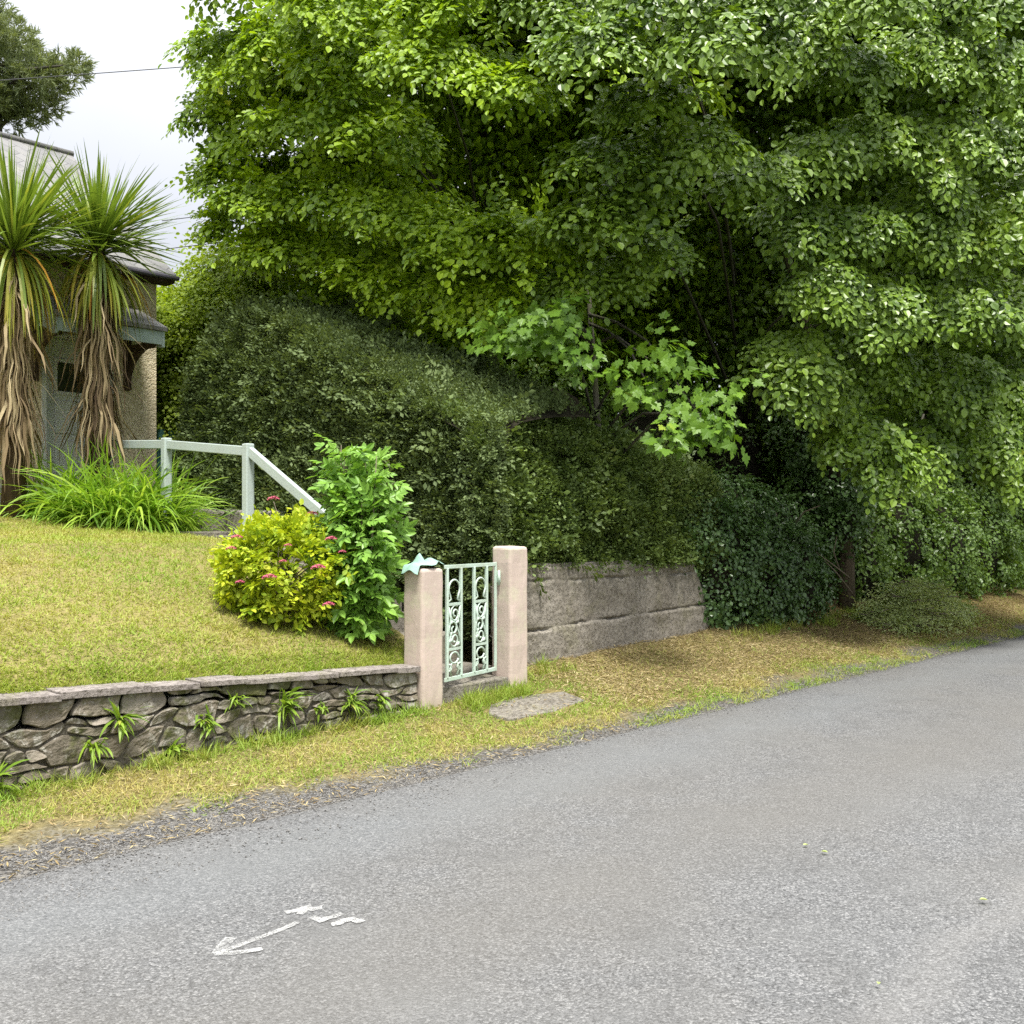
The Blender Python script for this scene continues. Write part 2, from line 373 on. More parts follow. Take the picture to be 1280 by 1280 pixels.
def norm(a): return a/np.maximum(np.linalg.norm(a, axis=-1, keepdims=True), 1e-9)
def frames(X, Z):
    X = norm(X); Y = norm(np.cross(Z, X)); Z = np.cross(X, Y)
    return np.stack([X, Y, Z], -1)          # columns are the axes
def place_leaves(tpl, pos, X, Z, size, width=None):
    """one template leaf at every position -> V, F, leaf index per face"""
    tv, tf = tpl; R = frames(X, Z); n = len(pos); m = len(tv)
    sc = np.ones((n, 1, 3))*np.asarray(size).reshape(-1, 1, 1)
    V = np.einsum('nij,nmj->nmi', R, tv[None]*sc)+pos[:, None, :]
    Fc = (tf[None]+(np.arange(n)*m)[:, None, None]).reshape(-1, tf.shape[1])
    return V.reshape(-1, 3), Fc, np.repeat(np.arange(n), len(tf))
def make_spray(rng, length=.5, n=22, leaf=.08, droop=.35, side=3, flat=.25):
    """leaf positions / axes of one twig growing along +x in the xy plane"""
    P = []; X = []; Z = []; Sz = []
    def twig(o, ang, L, cnt, lf):
        for i in range(cnt):
            u = (i+.6)/cnt; sgn = 1 if i % 2 else -1
            x = o[0]+math.cos(ang)*L*u; y = o[1]+math.sin(ang)*L*u
            a = ang+sgn*math.radians(rng.uniform(35, 68))*(1-.75*(u > .93))
            r = math.hypot(x, y); z = -droop*r*r/length
            P.append((x, y, z+rng.normal(0, .012)))
            X.append((math.cos(a), math.sin(a), -droop*1.2*r/length+rng.normal(-.15, .22)))
            Z.append((rng.normal(0, flat)+droop*r/length, rng.normal(0, flat), 1)); Sz.append(lf*rng.uniform(.62, 1.2)*(1-.25*u))
    m = int(n*.4); twig((0, 0), 0, length, m, leaf)
    for j in range(side*2):
        u = .15+.6*(j//2)/max(side, 1); sg = 1 if j % 2 else -1
        twig((length*u, 0), sg*math.radians(rng.uniform(35, 55)), length*(.55-.3*u), max(2, int(n*.6/(side*2))), leaf)
    return np.array(P), np.array(X), np.array(Z), np.array(Sz)
def place_sprays(rng, sprays, pos, X, Z, scale):
    """-> leaf positions, axes, sizes for every spray placed"""
    idx = rng.integers(0, len(sprays), len(pos)); oP = []; oX = []; oZ = []; oS = []
    R = frames(X, Z)
    for k, sp in enumerate(sprays):
        sel = np.where(idx == k)[0]
        if len(sel) == 0: continue
        r = R[sel]; p, x, z, sz = sp
        oP.append((np.einsum('nij,mj->nmi', r, p)*scale[sel][:, None, None]+pos[sel][:, None, :]).reshape(-1, 3))
        oX.append(np.einsum('nij,mj->nmi', r, x).reshape(-1, 3)); oZ.append(np.einsum('nij,mj->nmi', r, z).reshape(-1, 3))
        oS.append((sz[None]*scale[sel][:, None]).ravel())
    return np.concatenate(oP), np.concatenate(oX), np.concatenate(oZ), np.concatenate(oS)
def foliage(name, rng, tpl, P, X, Z, Sz, mat, parent=None, origin=None, tint=None):
    V, Fc, li = place_leaves(tpl, P, X, Z, Sz)
    t = (tint if tint is not None else np.clip(rng.random(len(P))**1.05, 0, 1))[li]
    return link(name, array_mesh(name, V, Fc, t), mat, parent, origin)
def rand_unit(rng, n): return norm(rng.normal(size=(n, 3)))

def blades(base, dirs, length, width, curve, segs=4, rng=RNG, side=None):
    """strap leaves: base (n,3), initial dirs (n,3), bending downwards by curve; -> V, F(quads), blade index"""
    n = len(base); d = norm(dirs.copy()); step = (length/segs)[:, None]; p = base.copy()
    sd = norm(np.cross(d, np.array([0, 0, 1.0]))+rng.normal(0, .25, (n, 3))) if side is None else side
    rows = []
    prof = np.interp(np.linspace(0, 1, segs+1), [0, .25, .7, 1], [.55, 1, .75, .04])
    for i in range(segs+1):
        rows.append(np.stack([p-sd*(width*prof[i]*.5)[:, None], p+sd*(width*prof[i]*.5)[:, None]], 1))
        d = norm(d+np.array([0, 0, -1.0])*(curve/segs)[:, None]); p = p+d*step
    V = np.stack(rows, 1).reshape(-1, 3); b = (np.arange(n)*(segs+1)*2)[:, None, None]
    f = np.array([(2*i, 2*i+1, 2*i+3, 2*i+2) for i in range(segs)])[None]
    return V, (f+b).reshape(-1, 4), np.repeat(np.arange(n), segs)

# ------------------------------------------------------------------ ground, road, verge, lawn
def site(name, P, mat, tint=None):
    o = link(name, grid_mesh(name, P, tint), mat); o.location = P0; o.rotation_euler = (0, 0, TH); return o
def gridst(sa, ta, hf):
    s, t = np.meshgrid(sa, ta, indexing='ij'); return np.stack([s, t, hf(s, t)], -1)
a = np.concatenate([np.linspace(-400, -60, 12), np.linspace(-50, 60, 40), np.linspace(70, 400, 12)])
tag(site('ground', gridst(a, a, lambda s, t: -.12+.0*s+np.clip(t-12, 0, 400)*.015), MAT['field']), 'rough grassy ground stretching away beyond the garden and trees', 'ground', kind='structure')
ra = np.concatenate([np.linspace(-60, -6, 40), np.linspace(-5.8, 14, 200), np.linspace(14.5, 80, 60)])
tag(site('road', gridst(ra, np.linspace(-4.6, .12, 40), lambda s, t: .012*(1-((t+1.8)/2.4)**2)-.004+.004*wob(s, t, .8)-np.clip(t-.02, 0, 1)*.4), MAT['road']), 'worn grey chipped asphalt lane running uphill to the right', 'road', kind='structure')
va = np.concatenate([np.linspace(-60, -6, 40), np.linspace(-5.9, 14, 330), np.linspace(14.5, 80, 80)])
tag(site('verge', gridst(va, np.linspace(-.3, 2.9, 70), verge_h), MAT['verge']), 'earthy grass verge between the road and the walls', 'verge', kind='structure')
tag(site('far_verge', gridst(ra, np.linspace(-14, -4.35, 24), lambda s, t: -.03+np.clip(-4.6-t, 0, 9)*.05+.01*wob(s, t, 1.5)), MAT['field']), 'grass verge on the near side of the lane', 'verge', kind='structure')
tag(site('lawn', gridst(np.concatenate([np.linspace(-14, -5, 30), np.linspace(-4.95, 1.16, 200)]), np.concatenate([np.linspace(1.58, 8.3, 220), np.linspace(8.4, 14, 14)]), lawn_h), MAT['lawn']), 'sloping mown lawn, dry and yellowish, above the stone wall', 'lawn', kind='structure')
def bank_h(s, t):
    return np.interp(t, [1.8, 2.05, 3, 6, 12, 30], [.1, .95, 1.25, 1.6, 2.1, 2.4])*np.interp(s, [2, 5.6, 7, 20], [1, 1, .75, .7])+.03*wob(s, t, .7)
tag(site('wooded_bank', gridst(np.linspace(2.12, 60, 90), np.concatenate([np.linspace(2.06, 4, 14), np.linspace(4.4, 30, 20)]), bank_h), MAT['wood']), 'dark earth bank under the trees and hedge', 'bank', kind='structure')

# lawn blades and verge blades (uncountable)
def grass_patch(name, label, mat, s, t, hf, hmin, hmax, wid, lean, tint, rng):
    n = len(s); z = hf(s, t)-.004; p = SA(s, t, z); d = np.stack([rng.normal(0, lean, n), rng.normal(0, lean, n), np.ones(n)], -1)
    V, Fc, bi = blades(p, d, rng.uniform(hmin, hmax, n), np.full(n, wid)*rng.uniform(.6, 1.3, n), rng.uniform(.1, .9, n), 2, rng)
    o = link(name, array_mesh(name, V, Fc, tint[bi]), mat); return tag(o, label, 'grass', kind='stuff')
rng = np.random.default_rng(3)
n = 170000; s = rng.uniform(-6.0, 1.12, n); t = 1.6+6.4*rng.random(n)**1.45
keep = (rng.random(n) < np.clip(1.15-.13*np.abs(s+1), .3, 1)); s = s[keep]; t = t[keep]; n = len(s)
edge = np.exp(-(t-1.6)/.28)
tint = np.clip(.70+.42*wob(s, t, .8)+.26*wob(s, t, 3.1)+.28*wob(s, t, 11.0)+rng.normal(0, .2, n)+.55*edge, 0, 1)
grass_patch('lawn_grass', 'short yellow green mown grass covering the sloping lawn', MAT['grass'], s, t, lawn_h, .022, .065, .0075, .85, tint, rng)
s = rng.uniform(-6, 1.0, 9000); t = 1.63+.16*rng.random(9000)**1.5
grass_patch('lawn_edge_grass', 'longer fresh green fringe of grass along the wall coping', MAT['grass'], s, t, lawn_h, .04, .10, .006, .7, np.clip(rng.normal(.9, .2, 9000), 0, 1), rng)
n = 150000; s = rng.uniform(-4.2, 17, n); t = rng.uniform(.0, 1.75, n)
brown = np.clip((s-2.3)/.6, 0, 1)*np.clip((t-.42-.2*wob(s, t*0, .7))/.35, 0, 1)
dens = np.clip((t-np.where(s < 1.8, .22, .28)+.33*wob(s, t, 1.1)+.15*wob(s, t, 3.3)-.24*np.clip((.9-s)/2.6, 0, 1)+.12*(s > 1))/.22, .0, 1)*(1-.80*brown)*np.clip(1.2-.05*s, .4, 1)
rim = np.exp(-((t-.12-.05*wob(s, 0*t, 2))/.10)**2)*(s > 2)*np.clip(wob(s, t, 1.6)+.7, 0, 1)*1.2
keep = (rng.random(n) < np.maximum(dens, rim)) & (t < np.where(s < 2.3, 1.5, 1.9)) & ~((s > 1.25) & (s < 2.25) & (t > .72+.05*wob(s, t, 5)) & (t < 1.2))
s = s[keep]; t = t[keep]; n = len(s)
tint = np.clip(.56+.3*wob(s, t, 1.2)+rng.normal(0, .22, n)+.35*np.exp(-((s-1.5)/.9)**2)*(t > .5)+.35*(t < .3)*(s > 2), 0, 1)
grass_patch('verge_grass', 'patchy green and yellow grass growing along the verge', MAT['vgrass'], s, t, verge_h, .025, .085, .006, .85, tint, rng)
cs = rng.uniform(-4, 1.0, 170); ct = 1.7+5.5*rng.random(170)**1.3; s = np.repeat(cs, 40)+rng.normal(0, .045, 6800); t = np.repeat(ct, 40)+rng.normal(0, .045, 6800); s = np.minimum(s, 1.1)
grass_patch('lawn_tufts', 'darker green tufts and weeds dotted through the mown lawn', MAT['grass'], s, t, lawn_h, .03, .085, .008, .9, np.clip(rng.normal(.92, .12, 6800), 0, 1), rng)
# tufts at the foot of posts and walls
cs = np.concatenate([rng.uniform(-4, .85, 60), rng.uniform(1.2, 2.0, 26), rng.uniform(2.3, 3.2, 10), rng.uniform(5.8, 10, 30)]); ct = np.concatenate([rng.uniform(1.28, 1.42, 60), rng.uniform(1.15, 1.38, 26), rng.uniform(1.5, 1.85, 10), rng.uniform(1.35, 1.65, 30)])
s = np.repeat(cs, 45)+rng.normal(0, .05, len(cs)*45); t = np.minimum(np.repeat(ct, 45)+rng.normal(0, .04, len(cs)*45), np.where(np.repeat(cs, 45) < 2.3, 1.42, 1.88)); n = len(s)
grass_patch('tufts_of_grass', 'longer green tufts at the foot of the walls and posts', MAT['vgrass'], s, t, verge_h, .06, .17, .007, .5, np.clip(rng.normal(.85, .2, n), 0, 1), rng)
# dry clippings lying on the verge
n = 130000; s = rng.uniform(-4, 16, n); t = rng.uniform(.05, 1.9, n)
brown = np.clip((s-2.0)/.7, .0, 1)*np.clip((t-.25-.2*wob(s, t*0, .7))/.35, 0, 1)
keep = rng.random(n) < np.clip(brown+.10*(s < 2)+.06, 0, 1); s = s[keep]; t = t[keep]; n = len(s)
p = SA(s, t, verge_h(s, t)+rng.uniform(.002, .022, n)); ang = rng.uniform(0, 6.28, n); X = np.stack([np.cos(ang), np.sin(ang), rng.normal(0, .25, n)], -1); Z = np.stack([rng.normal(0, .4, n), rng.normal(0, .4, n), np.ones(n)], -1)
V, Fc, li = place_leaves(tpl_quad(.07), p, X, Z, rng.uniform(.02, .07, n))
tnt = np.clip(.55+.3*wob(s, t, 1.0)+rng.normal(0, .25, n)-.35*np.clip((s-5)/3, 0, 1)*np.clip((t-.6)/.5, 0, 1), 0, 1)
tag(link('dry_clippings', array_mesh('dry_clippings', V, Fc, tnt[li]), MAT['straw']), 'brown dry grass clippings strewn over the verge by the concrete wall', 'clippings', kind='stuff')
# loose chippings along the road edge
n = 9000; s = np.concatenate([.6-4.6*rng.random(6500)**.7, rng.uniform(.3, 14, 2500)]); t = np.where(s < .3, rng.normal(.2, .12, n), rng.normal(.02, .05, n)); t = np.where(rng.random(n) < .12, rng.uniform(-.5, .1, n), t)
octv = np.array([(1, 0, 0), (0, 1, 0), (-1, 0, 0), (0, -1, 0), (0, 0, .8), (0, 0, -.8)]); octf = np.array([(0, 1, 4), (1, 2, 4), (2, 3, 4), (3, 0, 4), (1, 0, 5), (2, 1, 5), (3, 2, 5), (0, 3, 5)])
zz = np.maximum(verge_h(s, t), np.where(t < .02, .004, -1)); p = SA(s, t, zz+.003)
V, Fc, li = place_leaves((octv, octf), p, rand_unit(rng, n), rand_unit(rng, n), rng.uniform(.003, .008, n))
tag(link('loose_gravel', array_mesh('loose_gravel', V, Fc), MAT['gravel']), 'loose grey chippings scattered along the crumbling road edge', 'gravel', kind='stuff')

# ------------------------------------------------------------------ painted arrow and letters on the road
def ground_px(px, py): 
    dep = (EYE-.012)*F/(py-660); return Vector(((px-640)/F*dep, dep, 0))
def stroke(mb, pts, w):
    pts = [ground_px(*p) for p in pts]; L = []; R = []
    dense = []
    for a_, b_ in zip(pts[:-1], pts[1:]):
        for k in range(4): dense.append(a_.lerp(b_, k/4))
    dense.append(pts[-1]); pts = dense
    for i, p in enumerate(pts):
        d = (pts[min(i+1, len(pts)-1)]-pts[max(i-1, 0)]).normalized(); sd = Vector((-d.y, d.x, 0))
        ww = w*(.85+.3*random.random())
        for lst, sg in ((L, 1), (R, -1)):
            q = p+sd*ww*.5*sg; st_ = to_st(q)
            q.z = .012*(1-((st_[1]+1.8)/2.4)**2)-.004+.004*float(wob(st_[0], st_[1], .8))+.0045+.0004*len(mb.v)*.02; lst.append(q)
    n = len(pts); mb.add(L+R, [(i, n+i, n+i+1, i+1) for i in range(n-1)])
mb = MB()
stroke(mb, [(372, 1153), (352, 1162), (330, 1170), (300, 1181), (272, 1191)], .030)
stroke(mb, [(289, 1172), (281, 1179), (270, 1192)], .045)
stroke(mb, [(268, 1192), (290, 1191), (310, 1189), (328, 1186)], .034)
tag(mb.build('arrow_marking', MAT['mark'], origin=ground_px(320, 1175)), 'white spray painted arrow on the road pointing left', 'road marking')
mb = MB()
stroke(mb, [(357, 1141), (372, 1138), (386, 1133), (380, 1139), (374, 1143)], .034)
stroke(mb, [(386, 1138), (394, 1136), (403, 1135)], .034)
stroke(mb, [(390, 1146), (402, 1152), (408, 1148), (418, 1146), (428, 1142)], .032)
stroke(mb, [(414, 1156), (422, 1155), (430, 1151), (440, 1149), (448, 1152), (454, 1150)], .038)
tag(mb.build('letter_marking', MAT['mark'], origin=ground_px(405, 1145)), 'faint white spray painted scrawl of letters beside the arrow', 'road marking')

# ------------------------------------------------------------------ stone garden wall
sw = empty('stone_wall', S(-2, 1.5, .05), 'low rubble stone wall with slate coping holding back the lawn', 'wall')
MB().boxst(-9, .88, 1.458, 1.64, -.2, .40).build('mortar', MAT['mortar'], sw)
def stones():
    rg = random.Random(5); VV = []; FF = []; TT = []; off = 0
    us = [-1, -.955, -.88, -.7, -.5, -.25, 0, .25, .5, .7, .88, .955, 1]; vs_ = [-1, -.94, -.84, -.6, -.3, 0, .3, .6, .84, .94, 1]
    NU, NV = len(us), len(vs_)
    def joint(s, k):
        return [0, .26, .52, .77, 1][k]+(0 if k in (0, 4) else .13*mnoise.noise(Vector((s*1.5, k*7.1, 0)))+.10*mnoise.noise(Vector((s*4.2, k*3.3, 4))))
    def stone(s, s1, f0, f1, sk0, sk1):
        nonlocal off
        tn = rg.random(); pro = rg.uniform(-.012, .022); seed = rg.random()*100; tu = rg.uniform(-.009, .009); tv = rg.uniform(-.009, .009)
        g = rg.uniform(.002, .008); cut = [rg.uniform(0, .34) for _ in range(4)]
        P = np.zeros((NU, NV, 3))
        for i, u in enumerate(us):
            for j, v in enumerate(vs_):
                q = (u+1)/2; ss = (s+g)*(1-q)+(s1-g)*q+(sk0*(1-q)+sk1*q)*v
                zb = float(verge_edge(ss))-.07; zt = float(wall_top(ss))-.035; H = zt-zb
                z0 = zb+H*f0(ss)+g; z1 = zb+H*f1(ss)-g
                cc = max(0, abs(u)+abs(v)-1)**1.5*cut[(u > 0)*2+(v > 0)]
                zc = (z0+z1)/2; z = zc+(z1-z0)/2*v*(1-cc); ss2 = ss-(ss-(s+s1)/2)*cc*.8
                jit = mnoise.noise(Vector((ss2*15+seed, z*15, 2)))*.010
                z += jit; ss2 += mnoise.noise(Vector((ss2*13, z*13+seed, 8)))*.010
                e = max(abs(u), abs(v)); edge = 1-max(0, (e-.90)/.10)**2
                nz = mnoise.noise(Vector((ss*8+seed, z*8, seed)))*.020+mnoise.noise(Vector((ss*21, z*21, seed)))*.012+abs(mnoise.noise(Vector((ss*11, z*17, seed+5))))*.02
                tt = 1.466-(.024+pro*.6+tu*u+tv*v+nz*.6)*edge
                w = S(ss2, tt, z); P[i, j] = (w.x, w.y, w.z)
        idx = np.arange(NU*NV).reshape(NU, NV)+off; off += NU*NV
        VV.append(P.reshape(-1, 3)); f = np.stack([idx[:-1, :-1], idx[1:, :-1], idx[1:, 1:], idx[:-1, 1:]], -1).reshape(-1, 4); FF.append(f); TT.append(np.full(len(f), tn))
    for c in range(4):
        s = -9.0+rg.random()*.2; sk0 = rg.uniform(-.05, .05)
        while s < .87:
            L = rg.uniform(.11, .40); s1 = min(s+L, .88)
            if .88-s1 < .12: s1 = .88
            sk1 = rg.uniform(-.05, .05) if s1 < .87 else 0
            a0 = lambda x, c=c: joint(x, c); a1 = lambda x, c=c: joint(x, c+1)
            if rg.random() < .32 and L > .18:
                m0 = rg.uniform(.35, .65); sl = rg.uniform(-.5, .5); mid = lambda x, m0=m0, sl=sl, a0=a0, a1=a1, s=s: a0(x)+(a1(x)-a0(x))*min(.8, max(.2, m0+sl*(x-s)))
                if rg.random() < .6:
                    sm = s+(s1-s)*rg.uniform(.35, .65); k_ = rg.uniform(-.03, .03)
                    stone(s, s1, a0, mid, sk0, sk1); stone(s, sm, mid, a1, sk0, k_); stone(sm, s1, mid, a1, k_, sk1)
                else: stone(s, s1, a0, mid, sk0, sk1); stone(s, s1, mid, a1, sk0, sk1)
            else: stone(s, s1, a0, a1, sk0, sk1)
            s = s1; sk0 = sk1
    return array_mesh('stones', np.concatenate(VV), np.concatenate(FF), np.concatenate(TT), False)
link('stones', stones(), MAT['stone'], sw)
mb = MB(); rg = random.Random(8); s = -9.0
while s < .85:
    L = rg.uniform(.35, .8); s1 = min(s+L, .87); 
    if rg.random() > .07 or s > -.6:
        z0, z1 = float(wall_top(s)), float(wall_top(s1)); th = rg.uniform(.035, .05); f0 = 1.40+rg.uniform(-.015, .02); f1 = 1.40+rg.uniform(-.015, .02); dz = rg.uniform(-.008, .008)
        g = rg.uniform(.001, .006)
        q = [(s+g, f0, z0), (s1-g, f1, z1), (s1-g, 1.66, z1), (s+g, 1.66, z0)]
        mb.prism([S(a_, b_, c_-th+dz) for a_, b_, c_ in q], [S(a_, b_, c_+dz) for a_, b_, c_ in q])
    s = s1
mb.build('coping', MAT['coping'], sw, bevel=.004, sub=.15, rough=.004)

# ferns and weeds rooted in the wall
def strap_fern(name, base, out, label, n=9, L=.16, w=.035, seed=0, group='ferns rooted in the stone wall'):
    rg = np.random.default_rng(seed); b = np.repeat(np.array([base]), n, 0)+rg.normal(0, .022, (n, 3)); o = np.array(out)
    d = norm(rg.normal(0, .75, (n, 3))+o*.8+np.array([0, 0, .55]))
    V, Fc, bi = blades(b, d, L*rg.uniform(.6, 1.2, n), w*rg.uniform(.7, 1.2, n), rg.uniform(.5, 1.6, n), 5, rg)
    return tag(link(name, array_mesh(name, V, Fc, rg.random(n)[bi]), MAT['fern'], None, base), label, 'fern', group)
nT = -T
for i, (ss, zf, n_, L_, lab) in enumerate([
    (-2.45, .12, 12, .22, 'largest strap leaved fern at the left foot of the stone wall'),
    (-1.82, .36, 10, .17, 'spiky fern tuft hanging low left of the wall middle joint'),
    (-1.66, .62, 11, .19, 'bright fern tuft below the coping at the left'),
    (-1.05, .45, 10, .15, 'leafy fern tuft spreading along a joint mid wall'),
    (-.83, .68, 9, .15, 'small yellow fern high on the wall near the coping'),
    (-.42, .55, 14, .17, 'tall double fern growing down the wall face'),
    (-.12, .40, 9, .13, 'little dark fern low on the wall right of the middle'),
    (.18, .42, 14, .16, 'spreading yellow fern near the right end of the wall'),
    (.45, .35, 11, .14, 'pale fern closest to the pink post'),
    (-1.3, .10, 9, .14, 'grey green weed at the wall foot'),
]):
    zb = float(verge_edge(ss)); zt = float(wall_top(ss)); p = S(ss, 1.415, zb+(zt-zb)*zf)
    strap_fern('fern', p, nT, lab, int(n_*3), L_*1.15*[1.0, .72, .85, .62, .7, .95, .55, .8, .66, .75][i], [.028, .018, .022, .024, .016, .026, .02, .018, .022, .03][i], 40+i)

# ------------------------------------------------------------------ gate posts, gate, step, slab
def gatepost(s0, s1, t0, t1, z0, z1, label):
    return tag(MB().boxst(s0, s1, t0, t1, z0, z1).build('gate_post', MAT['post'], origin=S((s0+s1)/2, (t0+t1)/2, z0), bevel=.028, seg=3, sub=.12, rough=.007), label, 'gate post', 'rendered posts of the garden gate')
LP = (.885, 1.125); RP = (1.965, 2.205)
gatepost(*LP, 1.40, 1.64, -.1, 1.265, 'faded pink post at the end of the stone wall with a cloth on top')
gatepost(*RP, 1.43, 1.67, -.1, 1.435, 'taller faded pink post where the gate hinges beside the concrete wall')
gs0, gs1, gt = 1.125, 1.95, 1.58; gz0, gz1 = .335, 1.275
gx = lambda f: gs0+.012+(gs1-gs0-.02)*f; gz = lambda f: gz1+(gz0-gz1)*f
gtl, gtr = 1.405, 1.585
def G(f, z, dt=0): return S(gx(f), gtl+(gtr-gtl)*f+dt, z)
gate = empty('garden_gate', S(gs0, gt, gz0), 'narrow mint green iron gate with scrolled panels between pink posts', 'gate')
MB().bar(G(0, gz(0)), G(1, gz(0)), .014, .032).build('top_rail', MAT['gate'], gate, bevel=.003); MB().bar(G(0, gz(1)), G(1, gz(1)), .014, .034).build('bottom_rail', MAT['gate'], gate, bevel=.003)
BX = [.045, .30, .55, .80]
for f in BX:
    MB().bar(G(f, gz(.012)), G(f, gz(.988)), .024, .024, up=D).build('bar', MAT['gate'], gate, bevel=.003)
MB().bar(G(.985, gz(-.02)), G(.985, gz(1.02)), .03, .012, up=T).build('hinge_stile', MAT['gate'], gate, bevel=.002)
hg = MB(); hg.bar(G(1, gz(.12), -.012), G(1.05, gz(.12), -.03), .03, .10); hg.tube([G(1, gz(.06), -.035), G(1, gz(.2), -.035)], .012); hg.build('hinge', MAT['gate'], gate)
def orn(fa, fb):
    m = MB(); fm = (fa+fb)/2; w = (fb-fa)/2-.011
    R = .0085
    def pt(x, f): return G(fm+x*w, gz(f), -.002)
    def arc(cx, cf, rx, rf, a0, a1, n=14): return [pt(cx+rx*math.cos(math.radians(a0+(a1-a0)*i/n)), cf-rf*math.sin(math.radians(a0+(a1-a0)*i/n))) for i in range(n+1)]
    m.tube([pt(-.95, .315), pt(-.5, .29)]+arc(0, .20, .86, .082, 215, -35, 16)+[pt(.5, .29), pt(.95, .315)], R, 6)
    for f in (.335, .735): m.bar(pt(-1, f), pt(1, f), .016, .022)
    def spiral(cx, cf, r0, turns, a0, sg=1, n=22):
        return [pt(cx+r0*(1-.78*i/n)*math.cos(math.radians(a0)+sg*turns*2*math.pi*i/n), cf-.105*r0*(1-.78*i/n)*math.sin(math.radians(a0)+sg*turns*2*math.pi*i/n)) for i in range(n+1)]
    m.tube(spiral(.1, .425, .78, 1.6, 60), R, 6); m.tube(spiral(-.15, .555, .72, 1.3, 200, -1), R, 6); m.tube(spiral(.0, .655, .74, 1.5, 120), R, 6)
    m.tube([pt(-.9, .36), pt(-.55, .46), pt(-.85, .57), pt(-.5, .62), pt(-.9, .71)], R*1.15, 6); m.tube([pt(.9, .35), pt(.75, .45), pt(.3, .52), pt(.75, .60), pt(.9, .71)], R, 6)
    for cx, cf in ((-.5, .50), (.45, .50), (.55, .70), (-.6, .66)): m.tube([pt(cx-.28, cf+.012), pt(cx, cf-.004), pt(cx+.28, cf-.02)], [.004, .019, .004], 6)
    m.tube(arc(0, .815, .66, .05, 0, 345, 18), R, 6, False); m.tube(arc(-.95, .90, .5, .03, 90, -90, 8), R, 6); m.tube(arc(.95, .90, .5, .03, 90, 270, 8), R, 6)
    m.tube([pt(-.4, .86), pt(-.75, .91), pt(-.45, .97)], R, 6); m.tube([pt(.4, .86), pt(.75, .91), pt(.45, .97)], R, 6)
    return m.build('scroll_panel', MAT['gate'], gate)
orn(BX[0], BX[1]); orn(BX[2], BX[3])
tag(MB().boxst(1.13, 1.96, 1.44, 1.72, -.05, .275).build('threshold_step', MAT['step'], origin=S(1.54, 1.58, .2), bevel=.015, sub=.12, rough=.012), 'rough concrete threshold step under the iron gate', 'step')
sv = [(1.28, .80), (1.75, .72), (2.22, .78), (2.26, 1.06), (1.9, 1.20), (1.45, 1.18), (1.25, 1.0)]
zs = float(verge_h(np.array(1.75), np.array(.98)))
tag(MB().prism([S(a_, b_, float(verge_h(np.array(a_), np.array(b_)))-.08) for a_, b_ in sv], [S(a_, b_, zs+.012+(b_-.98)*.10+(a_-1.75)*.05) for a_, b_ in sv]).build('paving_slab', MAT['step'], origin=S(1.75, .98, zs), bevel=.01, sub=.15, rough=.01), 'flat grey stone slab set in the grass before the gate', 'slab')
# cloth on the left post
rg = np.random.default_rng(2); uu, vv = np.meshgrid(np.linspace(0, 1, 26), np.linspace(0, 1, 18), indexing='ij')
cz = 1.275+.018+.035*np.abs(np.sin(uu*7+vv*3))*np.exp(-((vv-.5)/.35)**2)+.075*np.exp(-((uu-.35)/.07)**2-((vv-.5)/.22)**2)+.03*np.exp(-((uu-.8)/.12)**2)
over = np.clip(.14-uu, 0, 1); cz -= over*.5
cs_, ct_ = 1.04+(vv-.5)*.19+.02*np.sin(uu*9), 1.64-uu*.30+.015*np.sin(vv*8)
# long axis lies across the view, from the garden side towards the gate
pc = SA(.835+uu*.31, 1.50+(vv-.5)*.20+.02*np.sin(uu*9), cz)
tag(link('cloth', grid_mesh('cloth', pc), MAT['cloth'], None, S(1.0, 1.52, 1.27)), 'crumpled mint green cloth lying on top of the shorter pink post', 'cloth')

